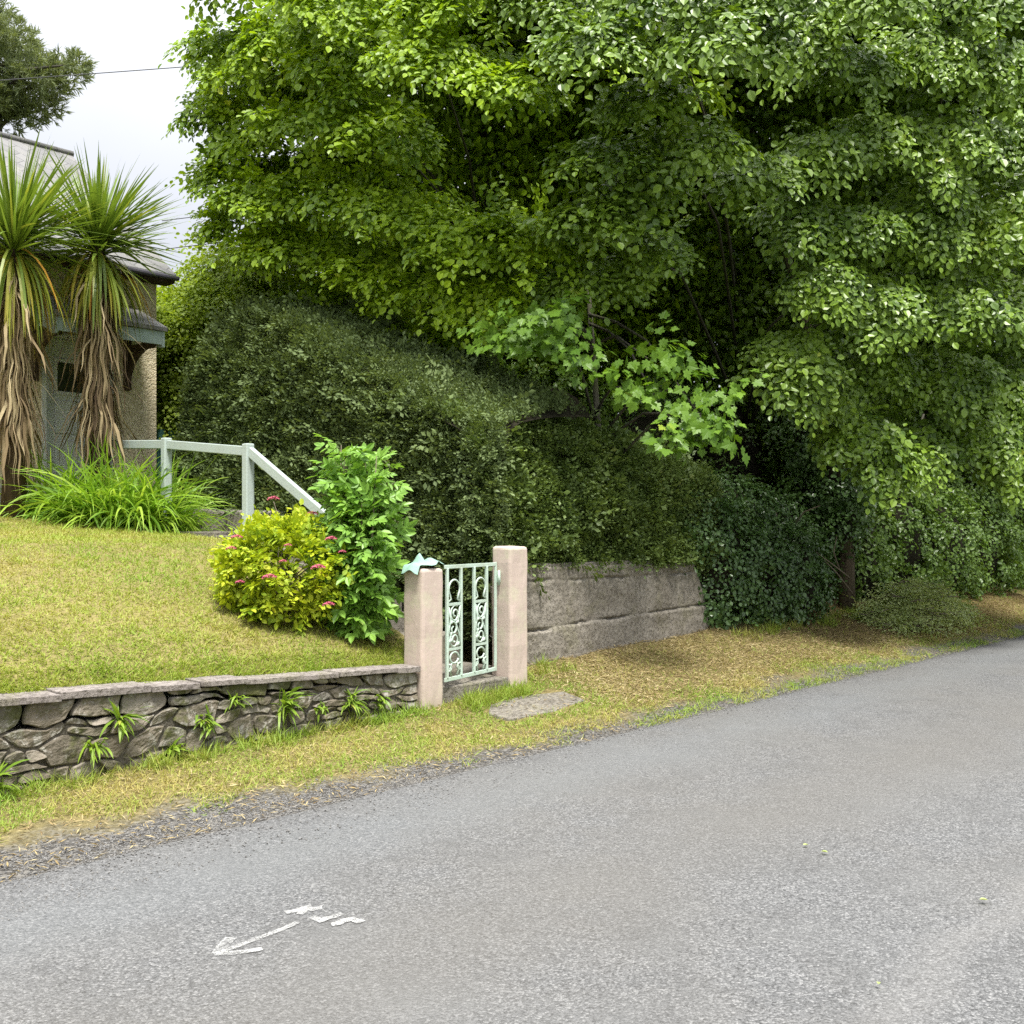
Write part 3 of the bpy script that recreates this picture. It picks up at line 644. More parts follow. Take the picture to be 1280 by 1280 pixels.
# ------------------------------------------------------------------ concrete retaining wall
def conc_wall():
    NS, NZ = 210, 120; s0, s1 = 2.2, 5.98; front = np.zeros((NS, NZ, 3)); back = np.zeros((NS, NZ, 3))
    for i in range(NS):
        for j in range(NZ):
            u = i/(NS-1); v = j/(NZ-1); zt = 1.255-.03*u+.015*mnoise.noise(Vector((u*9, 0, 1))); z = -.05+(zt+.05)*v
            send = s1-.30*max(0, (z-.62)/.6)**1.2-.03*max(0, .3-z)
            s = s0+(send-s0)*u
            h = 0
            for k, (zl, dp) in enumerate(((.62, .055), (1.07, .035))):
                zz = zl+.10*(u-.4)*(k == 0)+  .03*mnoise.noise(Vector((s*1.5, k*5, 3)))+.014*mnoise.noise(Vector((s*14, k*5, 3))); b = .08+.92*max(0, min(1, .45+2.4*mnoise.noise(Vector((s*2.3, k*9, 7)))))
                h += dp*b*math.exp(-((z-zz)/.014)**2)
            st_ = .02 if z < .62+.1*(u-.4) else 0
            nz = .014*mnoise.noise(Vector((s*2.2, z*3, 0)))+.008*mnoise.noise(Vector((s*11, z*11, 0)))+.004*mnoise.noise(Vector((s*34, z*34, 0)))
            t = 1.90+h-st_-nz+.02*(z-.6)+(.03*max(0, (u-.97)/.03)**2)
            if v > .97: t += .02
            w = S(s, t, z); front[i, j] = w; w = S(s, 2.2, z); back[i, j] = w
    me = bpy.data.meshes.new('concrete_wall'); idx = lambda i, j, b: b*NS*NZ+i*NZ+j
    fs = []
    for i in range(NS-1):
        for j in range(NZ-1):
            fs.append((idx(i, j, 0), idx(i+1, j, 0), idx(i+1, j+1, 0), idx(i, j+1, 0)))
        fs.append((idx(i, NZ-1, 0), idx(i+1, NZ-1, 0), idx(i+1, NZ-1, 1), idx(i, NZ-1, 1)))
    for j in range(NZ-1): fs.append((idx(NS-1, j, 0), idx(NS-1, j, 1), idx(NS-1, j+1, 1), idx(NS-1, j+1, 0)))
    me.from_pydata([tuple(p) for p in front.reshape(-1, 3)]+[tuple(p) for p in back.reshape(-1, 3)], [], fs); me.polygons.foreach_set('use_smooth', [True]*len(fs))
    return me
tag(link('concrete_wall', conc_wall(), MAT['concrete'], None, S(4, 1.9, .2)), 'rough weathered concrete retaining wall with cracked pour lines', 'wall')

# ------------------------------------------------------------------ steps, path, kerb, handrail
st_o = empty('garden_steps', S(1.55, 2.0, .3), 'mossy concrete steps climbing behind the gate to the house', 'steps')
zprev = .30
for k in range(8):
    t0 = 1.74+.42*k; z1 = .30+.155*(k+1) if k else .34
    MB().boxst(1.2, 2.06, t0, t0+.5 if k < 7 else t0+.42, -.1+.1*k, min(z1, 1.52)).build('step', MAT['step'], st_o, bevel=.012)
tag(MB().boxst(1.2, 2.06, 1.74+.42*8+.003, 8.2, .9, 1.56).build('garden_path', MAT['step'], origin=S(1.6, 6.5, 1.5), bevel=.01), 'level concrete path from the steps to the house door', 'path')
tag(MB().prism([S(1.99, 4.9, .9), S(2.16, 4.9, .9), S(2.16, 7.9, .9), S(1.99, 7.9, .9)], [S(1.99, 5.1, 1.80), S(2.16, 5.1, 1.80), S(2.16, 7.9, 1.86), S(1.99, 7.9, 1.86)]).build('concrete_kerb', MAT['coping'], origin=S(2.1, 6.4, 1.5), bevel=.05, seg=3, sub=.2, rough=.012), 'low concrete kerb along the foot of the hedge beside the path', 'kerb')
hr = empty('handrail', S(1.2, 4.44, 1.5), 'pale green painted wooden handrail beside the garden steps', 'handrail')
RS = 1.2
for (t_, zb, zt_) in ((4.44, 1.2, 2.475), (6.13, 1.3, 2.635), (7.95, 1.5, 2.72), (2.75, .7, 1.55)):
    MB().boxst(RS-.048, RS+.048, t_-.048, t_+.048, zb, zt_).build('post', MAT['rail'], hr, bevel=.012, seg=2)
def railz(t_): return float(np.interp(t_, [4.44, 6.13, 7.95], [2.395, 2.56, 2.66]))
MB().bar(S(RS, 4.49, railz(4.49)), S(RS, 6.08, railz(6.08)), .055, .10).build('rail', MAT['rail'], hr, bevel=.008)
MB().bar(S(RS, 6.18, railz(6.18)), S(RS, 7.90, railz(7.90)), .055, .10).build('rail', MAT['rail'], hr, bevel=.008)
MB().bar(S(RS, 4.40, 2.39), S(RS-.01, 2.62, 1.45), .055, .10).build('sloping_rail', MAT['rail'], hr, bevel=.008)

# ------------------------------------------------------------------ house
hs1, ht = 2.17, 8.2; hb = S(-2, ht, 1.8)
house = empty('house', hb, 'cream pebbledashed cottage with slate roof behind the palms', 'house')
zE, zR, tR = 5.12, 7.38, 11.2
D0, D1, DZ = .70, 1.50, 4.00
w = MB(); w.boxst(-9, D0-.06, ht, ht+.3, 1.5, zE); w.boxst(D1+.06, hs1, ht, ht+.3, 1.5, zE); w.boxst(D0-.06, D1+.06, ht+.002, ht+.3, DZ+.06, zE)
w.prism([S(hs1-.28, ht+.3, 1.5), S(hs1, ht+.3, 1.5), S(hs1, 14.2, 1.5), S(hs1-.28, 14.2, 1.5)], [S(hs1-.28, ht+.3, zE), S(hs1, ht+.3, zE), S(hs1, 14.2, zE), S(hs1-.28, 14.2, zE)])
w.prism([S(hs1-.28, ht, zE), S(hs1-.28, 14.2, zE), S(hs1-.28, tR, zR-.1)], [S(hs1, ht, zE), S(hs1, 14.2, zE), S(hs1, tR, zR-.1)])
w.boxst(-9, hs1, 14.2, 14.4, 1.5, zE)
w.build('wall', MAT['pebble'], house)
p_ = MB(); p_.boxst(-9, D0-.06, ht-.03, ht-.002, 1.5, 2.13); p_.boxst(D1+.06, hs1+.03, ht-.03, ht-.002, 1.5, 2.15); p_.build('plinth', MAT['plinth'], house, bevel=.01)
r_ = MB(); te = ht-.24; ze = zE-.02
sl = (zR-zE)/(tR-ht); ze = zE-.23*sl
for (ta, za, tb, zb) in ((te, ze, tR, zR), (tR, zR, 14.7, zE-.3*sl)):
    r_.prism([S(-9.2, ta, za), S(hs1+.16, ta, za), S(hs1+.16, tb, zb), S(-9.2, tb, zb)], [S(-9.2, ta, za+.07), S(hs1+.16, ta, za+.07), S(hs1+.16, tb, zb+.07), S(-9.2, tb, zb+.07)])
ro = r_.build('roof', MAT['slate'], house)
MB().tube([S(-9.2, tR, zR+.07), S(hs1+.18, tR, zR+.07)], .06, 8).build('ridge_tiles', MAT['slate'], ro)
MB().boxst(-9.2, hs1+.17, te-.09, te-.005, ze-.02, ze+.04).build('gutter', MAT['gutter'], house, bevel=.02)
MB().boxst(-9.2, hs1+.14, te+.0, ht-.002, ze-.05, ze-.012).build('soffit', MAT['timber'], house)
door = MB().boxst(D0, D1, ht+.07, ht+.12, 1.85, DZ).build('door', MAT['door'], house, bevel=.006)
for (a_, b_, c_, d_) in ((D0+.13, D1-.13, 2.05, 2.72), (D0+.13, D1-.13, 2.80, 3.22)):
    m_ = MB(); m_.boxst(a_, b_, ht+.055, ht+.069, c_, d_); m_.build('door_panel', MAT['door'], door, bevel=.01)
pane = MB().boxst(D0+.16, D1-.14, ht+.056, ht+.068, 3.34, 3.70).build('window_pane', MAT['glass'], door)
wf = MB(); wf.boxst(D0+.12, D1-.10, ht+.05, ht+.0695, 3.29, 3.335); wf.boxst(D0+.12, D1-.10, ht+.05, ht+.0695, 3.705, 3.75); wf.boxst(D0+.12, D0+.158, ht+.05, ht+.0695, 3.337, 3.703); wf.boxst(D1-.138, D1-.10, ht+.05, ht+.0695, 3.337, 3.703)
wf.build('window_frame', MAT['door'], door)
MB().tube([S(D1-.07, ht+.06, 2.95), S(D1-.07, ht+.01, 2.95), S(D1-.15, ht+.01, 2.95)], .011).build('handle', MAT['gutter'], door)
df = MB(); df.boxst(D0-.06, D0-.002, ht-.012, ht+.12, 1.85, DZ+.06); df.boxst(D1+.002, D1+.06, ht-.012, ht+.12, 1.85, DZ+.06); df.boxst(D0, D1, ht-.012, ht+.12, DZ+.004, DZ+.06); df.build('door_frame', MAT['door'], house)
# hood over the door
hood = MB(); h0, h1 = .42, 1.80; to = 7.36
hood.prism([S(h0, ht, 4.50), S(h1+.05, ht, 4.50), S(h1+.05, to-.06, 4.10), S(h0, to-.06, 4.10)], [S(h0, ht, 4.55), S(h1+.05, ht, 4.55), S(h1+.05, to-.06, 4.15), S(h0, to-.06, 4.15)])
hd = hood.build('door_hood', MAT['slate'], house)
for sx in (h0+.02, h1-.01):
    prof = [(ht, 4.49), (to-.03, 4.10), (to-.03, 3.90), (to+.05, 3.90)]+[(to+.05+.55*math.sin(math.radians(a_)), 4.02+.20*(1-math.cos(math.radians(a_)))-.04) for a_ in range(20, 91, 14)]+[(ht, 4.26)]
    MB().prism([S(sx, a_, b_) for a_, b_ in prof], [S(sx+.035, a_, b_) for a_, b_ in prof]).build('side_board', MAT['hood'], hd)
MB().boxst(h0+.06, h1-.012, to-.025, to+.005, 3.93, 4.095).build('front_board', MAT['hood'], hd)
for sx in (h0+.08, h1-.10):
    b_ = MB(); b_.boxst(sx, sx+.08, ht-.075, ht-.002, 3.42, 4.30)
    b_.bar(S(sx+.04, ht-.08, 3.96), S(sx+.04, to+.1, 3.94), .075, .07)
    arcp = [(ht-.075-(.62*(1-math.cos(math.radians(q)))), 3.46+.46*math.sin(math.radians(q))) for q in range(0, 91, 10)]
    arco = [(ht-.075-(.62*(1-math.cos(math.radians(q))))*.86+.0, 3.46+.46*math.sin(math.radians(q))+.09) for q in range(0, 91, 10)]
    for k in range(len(arcp)-1):
        b_.prism([S(sx+.012, *arcp[k]), S(sx+.012, *arcp[k+1]), S(sx+.012, *arco[k+1]), S(sx+.012, *arco[k])], [S(sx+.068, *arcp[k]), S(sx+.068, *arcp[k+1]), S(sx+.068, *arco[k+1]), S(sx+.068, *arco[k])])
    b_.build('bracket', MAT['timber'], hd)
# side gate of green pales beside the house corner
sg = empty('picket_gate', S(2.3, 8.6, 1.7), 'dark green slatted side gate beside the house corner', 'gate')
for k in range(5):
    MB().boxst(2.22+.17*k, 2.22+.17*k+.10, 8.58, 8.605, 1.7, 2.98).build('pale', MAT['fence'], sg)
for z_ in (2.02, 2.72): MB().boxst(2.2, 3.05, 8.607, 8.65, z_, z_+.09).build('cross_rail', MAT['fence'], sg)

# ------------------------------------------------------------------ cabbage palms
def cordyline(s, t, zc, label, seed, rad=1.0):
    rg = np.random.default_rng(seed); z0 = float(lawn_h(np.array(s), np.array(t)))-.05; base = S(s, t, z0); e = empty('cabbage_palm', base, label, 'palm', 'cabbage palms before the house')
    c = S(s, t, zc)
    MB().tube([base, S(s+.03, t, z0+1.2), S(s-.02, t, zc-.6), c], [.14, .11, .10, .07], 9).build('trunk', MAT['timber'], e)
    n = 350; d = rand_unit(rg, n*3); d = d[d[:, 2] > -.28][:n]; n = len(d); d[:, 2] += .12
    b = np.array(c)+d*.06+np.stack([0*d[:, 0], 0*d[:, 0], rg.uniform(-.18, .14, n)], -1); L = rg.uniform(.85, 1.18, n)*rad
    V, Fc, bi = blades(b, d, L, rg.uniform(.028, .045, n), rg.uniform(.0, .35, n)*(1.1-np.clip(d[:, 2], 0, 1)), 5, rg)
    link('green_leaves', array_mesh('green_leaves', V, Fc, np.clip(.28+.22*rg.random(n)+.25*(rg.random(n) < .12), 0, .72)[bi]), MAT['cord'], e)
    n = 120; a = rg.uniform(0, 6.283, n); d = np.stack([np.cos(a), np.sin(a), rg.uniform(-.9, .35, n)], -1)
    b = np.array(c)+np.stack([.05*np.cos(a), .05*np.sin(a), rg.uniform(-.32, -.08, n)], -1)
    V, Fc, bi = blades(b, d, rg.uniform(.85, 1.15, n)*rad, rg.uniform(.028, .046, n), rg.uniform(1.6, 4.0, n), 6, rg)
    link('drooping_leaves', array_mesh('drooping_leaves', V, Fc, np.clip(rg.normal(.72, .16, n), .3, 1)[bi]), MAT['cord'], e)
    n = 620; a = rg.uniform(0, 6.283, n); zz = zc-.40-1.7*rg.random(n)
    d = np.stack([.6*np.cos(a), .6*np.sin(a), rg.uniform(-1.7, .1, n)], -1)
    b = np.stack([c.x+.085*np.cos(a), c.y+.085*np.sin(a), zz], -1)
    V, Fc, bi = blades(b, d, rg.uniform(.35, .95, n), .009+.040*rg.random(n)**2, rg.uniform(1.2, 5, n), 7, rg)
    V += .012*np.stack([np.sin(V[:, 2]*13+V[:, 1]*9), np.cos(V[:, 2]*12+V[:, 0]*11), 0*V[:, 0]], -1)
    link('dead_leaves', array_mesh('dead_leaves', V, Fc, np.clip(rg.normal(.5, .24, n), 0, 1)[bi]), MAT['dead'], e)
cordyline(.889, 7.19, 5.02, 'cabbage palm with brown skirt nearer the door hood', 21, .94)
cordyline(-.10, 7.15, 4.85, 'cabbage palm cut off by the photo edge, with wide brown skirt', 22, 1.05)

# daylilies in front of the palms
def lily(px, dep, py, label, seed, n, spread, L):
    rg = np.random.default_rng(seed); c = W(px, py, dep); s0, t0 = to_st(c); z0 = float(lawn_h(np.array(min(s0, 1.1)), np.array(t0)))
    c.z = z0 if s0 < 1.16 else 1.56
    b = np.array(c)+np.stack([rg.normal(0, spread, n), rg.normal(0, spread*.6, n), np.zeros(n)-.02], -1)
    d = np.stack([rg.normal(0, .42, n)+(b[:, 0]-c.x)*1.2, rg.normal(-.12, .38, n), np.ones(n)], -1)
    V, Fc, bi = blades(b, d, rg.uniform(.6, 1.15, n)*L, rg.uniform(.018, .036, n), rg.uniform(.9, 2.9, n), 7, rg)
    tag(link('daylily_clump', array_mesh('daylily_clump', V, Fc, rg.random(n)[bi]), MAT['lily'], None, c), label, 'plant', 'clumps of strap leaved plants by the path')
lily(72, 12.0, 640, 'bright green strap leaved clump under the left palm', 31, 300, .22, .98)
lily(112, 11.8, 645, 'arching strap leaved clump in front of the palm trunk', 32, 320, .22, 1.0)
lily(155, 11.7, 648, 'fullest strap leaved clump left of the handrail post', 33, 360, .22, 1.05)
lily(197, 11.9, 650, 'strap leaved clump around the foot of the handrail post', 34, 300, .18, 1.0)
lily(216, 12.9, 645, 'strap leaved clump spilling right of the handrail post over the path', 35, 170, .11, .85)

# ------------------------------------------------------------------ golden spirea, elder-like shrub
def bush(name, c, r, n, sprays, tpl, mat, rng, parent, inner=.55, zcut=-.75, scale=(.8, 1.2), out=.9, up=.5):
    d = rand_unit(rng, int(n*1.7)); d = d[d[:, 2] > zcut][:n]; n = len(d)
    rr = rng.uniform(inner, 1.0, n)[:, None]*(1+.16*wob(d[:, 0]*3, d[:, 1]*3+d[:, 2]*4))[:, None]
    P = np.array(c)+d*np.array(r)*rr; X = norm(d*out+np.array([0, 0, up])+rng.normal(0, .4, (n, 3))); Z = norm(d*.6+np.array([0, 0, .8])+rng.normal(0, .35, (n, 3)))
    return foliage(name, rng, tpl, *place_sprays(rng, sprays, P, X, Z, rng.uniform(*scale, n)), mat, parent)
rng = np.random.default_rng(51)
bs, bt = .20, 2.42; bz = float(lawn_h(np.array(bs), np.array(bt))); sp = empty('spirea_bush', S(bs, bt, bz), 'rounded golden leaved bush with pink flowers on the lawn', 'bush')
spr = [make_spray(rng, .17, 16, .066, .2, 2, .5) for _ in range(5)]
bc = S(bs+.05, bt-.02, bz+.36)
bush('foliage', bc, (.50, .46, .41), 720, spr, tpl_lance(.30), MAT['spirea'], rng, sp, .6, -.85, (.8, 1.25), 1.0, .35)
mb = MB()
for k in range(34):
    d = Vector(rand_unit(rng, 1)[0]); d.z = abs(d.z)*.7+.1; e_ = bc+Vector((d.x*.52, d.y*.45, d.z*.45-.1)); mb.tube([S(bs, bt, bz-.03)+Vector((d.x*.08, d.y*.08, 0)), S(bs, bt, bz+.2)+d*.15, e_], [.006, .005, .003], 5)
mb.build('stems', MAT['twig'], sp)
fl = None
for (px, py, dp, k) in ((342, 624, 8.6, 1.0), (390, 643, 8.5, 1.0), (337, 722, 7.88, 1.1), (398, 710, 7.85, 1.1), (411, 756, 7.85, .9), (414, 674, 8.0, .9), (296, 672, 8.05, .9), (289, 686, 8.0, .8), (360, 682, 7.92, .6), (300, 728, 7.95, .7), (354, 702, 7.88, .6), (428, 690, 8.0, .6)):
    c = W(px, py, dp)
    if fl is None:
        n = 90; d = rand_unit(rng, n); d[:, 2] = np.abs(d[:, 2])*.6; P = d*np.array([.042, .042, .03])
        V, Fc, li = place_leaves(tpl_quad(.45), P, norm(d+rng.normal(0, .5, (n, 3))), rand_unit(rng, n), rng.uniform(.009, .016, n))
        fme = array_mesh('flower_head', V, Fc)
    o = bpy.data.objects.new('flower_head', fme); COL.objects.link(o); o.parent = sp; o.location = c-wloc(sp); o.scale = (k,)*3; fl = o
fme.materials.append(MAT['flower'])
mb = MB()
for (px, py, dp) in ((342, 624, 8.6), (390, 643, 8.5)): mb.tube([W(px, py, dp)+Vector((0, 0, -.02)), bc+Vector((0, 0, .3))], .003, 5)
mb.build('flower_stems', MAT['twig'], sp)

es, et = .72, 2.0; ez = float(lawn_h(np.array(es), np.array(et))); el = empty('leafy_shrub', S(es, et, ez), 'tall upright fresh green shrub leaning against the shorter gate post', 'shrub')
rng = np.random.default_rng(52)
def comp_leaf(rng, L=.20, lf=.078):   # one divided leaf: paired toothed leaflets
    P = []; X = []; Z = []; Sz = []
    for i in range(4):
        u = (i+1)/4.2
        for sgn in (1, -1):
            P.append((L*u, 0, -.25*L*u*u)); a = sgn*math.radians(rng.uniform(42, 62)); X.append((math.cos(a), math.sin(a), rng.normal(-.35, .25))); Z.append((rng.normal(.2, .3), -sgn*.25+rng.normal(0, .3), 1)); Sz.append(lf*rng.uniform(.8, 1.1))
    P.append((L, 0, -.25*L)); X.append((1, 0, -.5)); Z.append((.4, 0, 1)); Sz.append(lf*1.15)
    return np.array(P), np.array(X), np.array(Z), np.array(Sz)
cl = [comp_leaf(rng) for _ in range(6)]
PP = []; XX = []; stm = MB()
for k in range(19):
    a = rng.uniform(0, 6.28); r1 = .165*math.sqrt(rng.random()); top = ez+(.75+.75*rng.random() if k > 4 else 1.60-.10*k)
    b0 = S(es, et, ez-.03); tip = Vector((b0.x+math.cos(a)*r1+(-.12 if k == 0 else .10 if k == 1 else 0), b0.y+math.sin(a)*r1, top)); mid = b0.lerp(tip, .5)+Vector((math.cos(a)*.10, math.sin(a)*.1, 0))
    stm.tube([b0, mid, tip], [.010, .008, .003], 5)
    m = int(14+(top-ez)*26)
    for i in range(m):
        u = .12+.88*(i+rng.random()*.6)/m; p = b0.lerp(mid, u*2) if u < .5 else mid.lerp(tip, u*2-1); PP.append(p); ph = i*2.4+k; XX.append((math.cos(ph), math.sin(ph), .55*u*u+rng.normal(-.05, .45)))
stm.build('stems', MAT['twig'], el)
PP = np.array(PP); XX = np.array(XX); n = len(PP)
foliage('foliage', rng, tpl_lance(.25, .05), *place_sprays(rng, cl, PP, XX, norm(np.array([0, -.45, .8])+rng.normal(0, .5, (n, 3))), rng.uniform(.6, 1.25, n)*np.clip(1.15-.12*(PP[:, 2]-ez), .85, 1.1)), MAT['shrub'], el)

# ------------------------------------------------------------------ hedges
def hedge(name, label, mats, base_fn, us, hz0, hz1, nrm, thick, dens, seed, leaf=.034, corners=()):
    """base_fn(u)->(s,t) of the face foot; hz0/hz1 bottom and top heights over u; nrm = outward (s,t) direction"""
    rg = np.random.default_rng(seed); e = empty(name, S(*base_fn(us[0]), hz0(us[0])), label, 'hedge')
    U = np.linspace(us[0], us[-1], 60); prof = np.linspace(0, 1, 26); NV = len(prof)
    def surf(u, v, bulge=0.0):
        s0, t0 = base_fn(u); z0 = hz0(u); z1 = hz1(u)
        if v < .74: f = v/.74; z = z0+(z1-.32-z0)*f; dep = .10*f
        else: a_ = (v-.74)/.26*math.pi/2; z = z1-.32+.32*math.sin(a_); dep = .10+thick*(1-math.cos(a_))
        dsp = .13*mnoise.noise(Vector((u*1.3, v*4, seed)))+.08*mnoise.noise(Vector((u*4.1, v*9, seed)))-bulge
        dep -= dsp
        return S(s0-nrm[0]*dep, t0-nrm[1]*dep, z+.06*mnoise.noise(Vector((u*2, v*3, 9)))*v)
    P = np.array([[tuple(surf(u, v, .13)) for v in prof] for u in U])
    link('foliage_core', grid_mesh('foliage_core', P), MAT['core'], e)
    n = int(dens*(us[-1]-us[0])); uu = rg.uniform(us[0], us[-1], n); vv = np.clip(rg.random(n)*1.0, 0, 1)
    A = np.array([tuple(surf(u, v, .05*rg.random())) for u, v in zip(uu, vv)])
    no = np.array(D*nrm[0]+T*nrm[1]); upw = np.clip((vv-.68)/.3, 0, 1)[:, None]
    N = norm(no*(1-.75*upw)+np.array([0, 0, 1.0])*(.25+1.0*upw)); X = norm(N+np.array([0, 0, .35])+rg.normal(0, .55, (n, 3))); Z = norm(np.array([0, 0, 1.0])+rg.normal(0, .7, (n, 3)))
    for (cs_, ct_, za, zb, m) in corners:
        an = rg.uniform(0, 6.283, m); A = np.concatenate([A, SA(cs_+.10*np.cos(an), ct_+.10*np.sin(an), rg.uniform(za, zb, m))])
        dn = np.stack([np.cos(an+TH), np.sin(an+TH), 0*an+.3], -1); X = np.concatenate([X, norm(dn+rg.normal(0, .5, (m, 3)))]); Z = np.concatenate([Z, norm(np.array([0, 0, 1.0])+rg.normal(0, .7, (m, 3)))]); n += m
    spr = [make_spray(rg, .15, 18, leaf, .15, 3, .6) for _ in range(6)]
    Pq, Xq, Zq, Sq = place_sprays(rg, spr, A, X, Z, rg.uniform(.65, 1.3, n)*np.where(rg.random(n) < .07, 1.7, 1))
    foliage('foliage', rg, tpl_quad(.30), Pq, Xq, Zq, Sq, mats, e)
    return e, surf
hA_top = lambda u: interp(u, [(1.8, 2.72), (2.5, 2.98), (4.27, 3.78), (5.2, 4.2), (6.2, 4.5), (6.8, 4.45), (7.0, 4.3), (7.3, 3.9), (7.6, 3.2)])
hA_bot = lambda u: interp(u, [(1.8, .35), (3, .9), (5, 1.5), (8, 1.7)])
hedge('clipped_hedge', 'tall dense dull green hedge rising along the path to the house', MAT['hedge'], lambda u: (2.18, u), (1.95, 7.55), hA_bot, hA_top, (-1, 0), 1.5, 2400, 61, .042, [(2.17, 1.98, .9, 2.7, 420)])
hB_top = lambda u: interp(u, [(2.2, 2.78), (3.0, 2.85), (4, 2.75), (5, 2.6), (6.2, 2.5)])
hedge('overgrown_hedge', 'darker overgrown hedge on top of the concrete wall', MAT['hedge2'], lambda u: (u, 1.98), (2.1, 6.1), lambda u: 1.16, hB_top, (0, -1), 1.3, 1500, 62, .044, [(6.1, 2.1, 1.2, 2.3, 300)])
# end of the tall hedge by the house
rng = np.random.default_rng(63)

# ------------------------------------------------------------------ ivy, scrub, heap
def leafy_mass(name, label, cat, blobs, mat, n, leaf, tpl, seed, coremat=None, group=None):
    rg = np.random.default_rng(seed); b0 = blobs[0]; e = empty(name, S(b0[0], b0[1], .2), label, cat, group)
    spr = [make_spray(rg, .30, 16, leaf, .5, 2, .45) for _ in range(5)]; tot = sum(b[3]*b[5] for b in blobs); oo = []
    cm = bmesh.new()
    for (s, t, z, rs, rt, rz) in blobs:
        k = int(n*rs*rz/tot); d = rand_unit(rg, k*2); ds = d@np.array(T); d = d[ds < .45][:k]; k = len(d)
        rr = 1+.14*wob(d[:, 0]*4+s, d[:, 2]*4+d[:, 1]*3)+rg.normal(0, .05, k)
        dd = (d@np.array(D))*rs; dt = (d@np.array(T))*rt
        P = SA(s+dd*rr, t+dt*rr, z+d[:, 2]*rz*rr); P[:, 2] = np.maximum(P[:, 2], .2)
        X = norm(d*.5+np.array([0, 0, -.55])+rg.normal(0, .45, (k, 3))); Z = norm(d+np.array([0, 0, .25])+rg.normal(0, .25, (k, 3)))
        oo.append(place_sprays(rg, spr, P, X, Z, rg.uniform(.7, 1.3, k)))
        g = bmesh.ops.create_icosphere(cm, subdivisions=3, radius=1)
        M = Matrix.Translation(S(s, t, z)) @ Matrix.Rotation(TH, 4, 'Z') @ Matrix.Diagonal((rs*.72, rt*.72, rz*.78, 1))
        bmesh.ops.transform(cm, matrix=M, verts=g['verts'])
    me = bpy.data.meshes.new('foliage_core'); cm.to_mesh(me); cm.free(); link('foliage_core', me, MAT['core'], e)
    foliage('foliage', rg, tpl, *[np.concatenate(x) for x in zip(*oo)], mat, e); return e
leafy_mass('ivy_thicket', 'dark glossy ivy cascading beside the end of the concrete wall', 'ivy', [(6.5, 2.15, 1.1, .75, .45, .85), (7.3, 2.1, .9, .9, .5, .85), (8.1, 2.05, .85, .75, .5, .8), (6.0, 2.3, 1.65, .6, .5, .6), (7.4, 2.6, 1.6, 1.2, .6, .7), (8.45, 2.3, 1.3, .5, .4, .8)], MAT['ivy'], 2600, .06, tpl_oval(.42, .05), 71)
leafy_mass('ivy_bank_shrub', 'tangled green shrubs and ivy at the right behind the trunk', 'shrub', [(10.9, 2.5, 1.3, .9, .7, 1.2), (12.2, 2.4, 1.35, 1.0, .8, 1.25), (13.6, 2.2, 1.2, 1.1, .8, 1.15), (15.2, 2.2, 1.3, 1.2, .9, 1.3), (11.8, 2.9, 2.5, 1.2, .7, 1.0), (14.2, 2.8, 2.5, 1.4, .8, 1.1), (17.2, 2.3, 1.6, 1.4, .9, 1.6), (19.8, 2.3, 1.6, 1.5, .9, 1.7), (10.3, 2.5, 2.2, .7, .6, .85), (10.6, 2.2, .9, .5, .5, .7), (15.4, 2.3, 2.3, 1.0, .6, 1.0), (11.0, 2.8, 2.9, .8, .6, .8)], MAT['scrub'], 6200, .08, tpl_oval(.36, .06), 72)
leafy_mass('woodland_undergrowth', 'dim undergrowth in the deep shade between hedge and trunk', 'undergrowth', [(6.2, 4.6, 2.4, 1.4, .8, 1.5), (8.2, 4.4, 2.2, 1.5, .8, 1.6), (10.4, 4.4, 2.3, 1.5, .8, 1.8), (12.8, 4.5, 2.6, 1.6, .8, 1.8), (4.3, 4.5, 2.6, 1.3, .8, 1.2)], MAT['scrub'], 1500, .08, tpl_oval(.38, .06), 73)
leafy_mass('climbing_ivy', 'dark ivy wrapped round the mossy trunk above its bare foot', 'ivy', [(9.43, 1.82, 1.78, .26, .24, .5), (9.42, 1.95, 2.45, .42, .36, .6), (9.4, 2.2, 3.15, .6, .5, .7), (9.9, 2.3, 2.4, .6, .5, .8)], MAT['ivy'], 900, .065, tpl_oval(.42, .05), 75)
# heap of cut branches
rng = np.random.default_rng(74); hp = empty('cuttings_heap', S(9.9, 1.15, .3), 'heap of wilting cut branches on the verge before the trunk', 'heap')
n = 800; a = rng.uniform(0, 6.283, n); r = np.sqrt(rng.random(n)); ss = 10.35+1.6*r*np.cos(a); tt = 1.10+.56*r*np.sin(a)
zz = verge_h(ss, tt)+.02+.60*np.clip(1-r**1.6, 0, 1)*rng.uniform(.35, 1, n)*(1+.25*wob(ss, tt, 2))
P = SA(ss, tt, zz); aa = rng.uniform(0, 6.283, n); X = np.stack([np.cos(aa), np.sin(aa), rng.normal(-.05, .25, n)], -1); Z = norm(np.array([0, 0, 1.0])+rng.normal(0, .5, (n, 3)))
spr = [make_spray(rng, .34, 18, .062, .15, 2, .5) for _ in range(5)]
foliage('leaves', rng, tpl_lance(.22), *place_sprays(rng, spr, P, X, Z, rng.uniform(.7, 1.3, n)), MAT['cut'], hp)
mb = MB()
for k in range(90):
    i = rng.integers(0, n); p = Vector(P[i]); d = Vector((math.cos(aa[i]), math.sin(aa[i]), rng.normal(.0, .15)))*rng.uniform(.2, .55); mb.tube([p-d*.5, p+Vector((0, 0, .03)), p+d*.5], [.006, .006, .003], 4)
mb.build('sticks', MAT['twig'], hp)

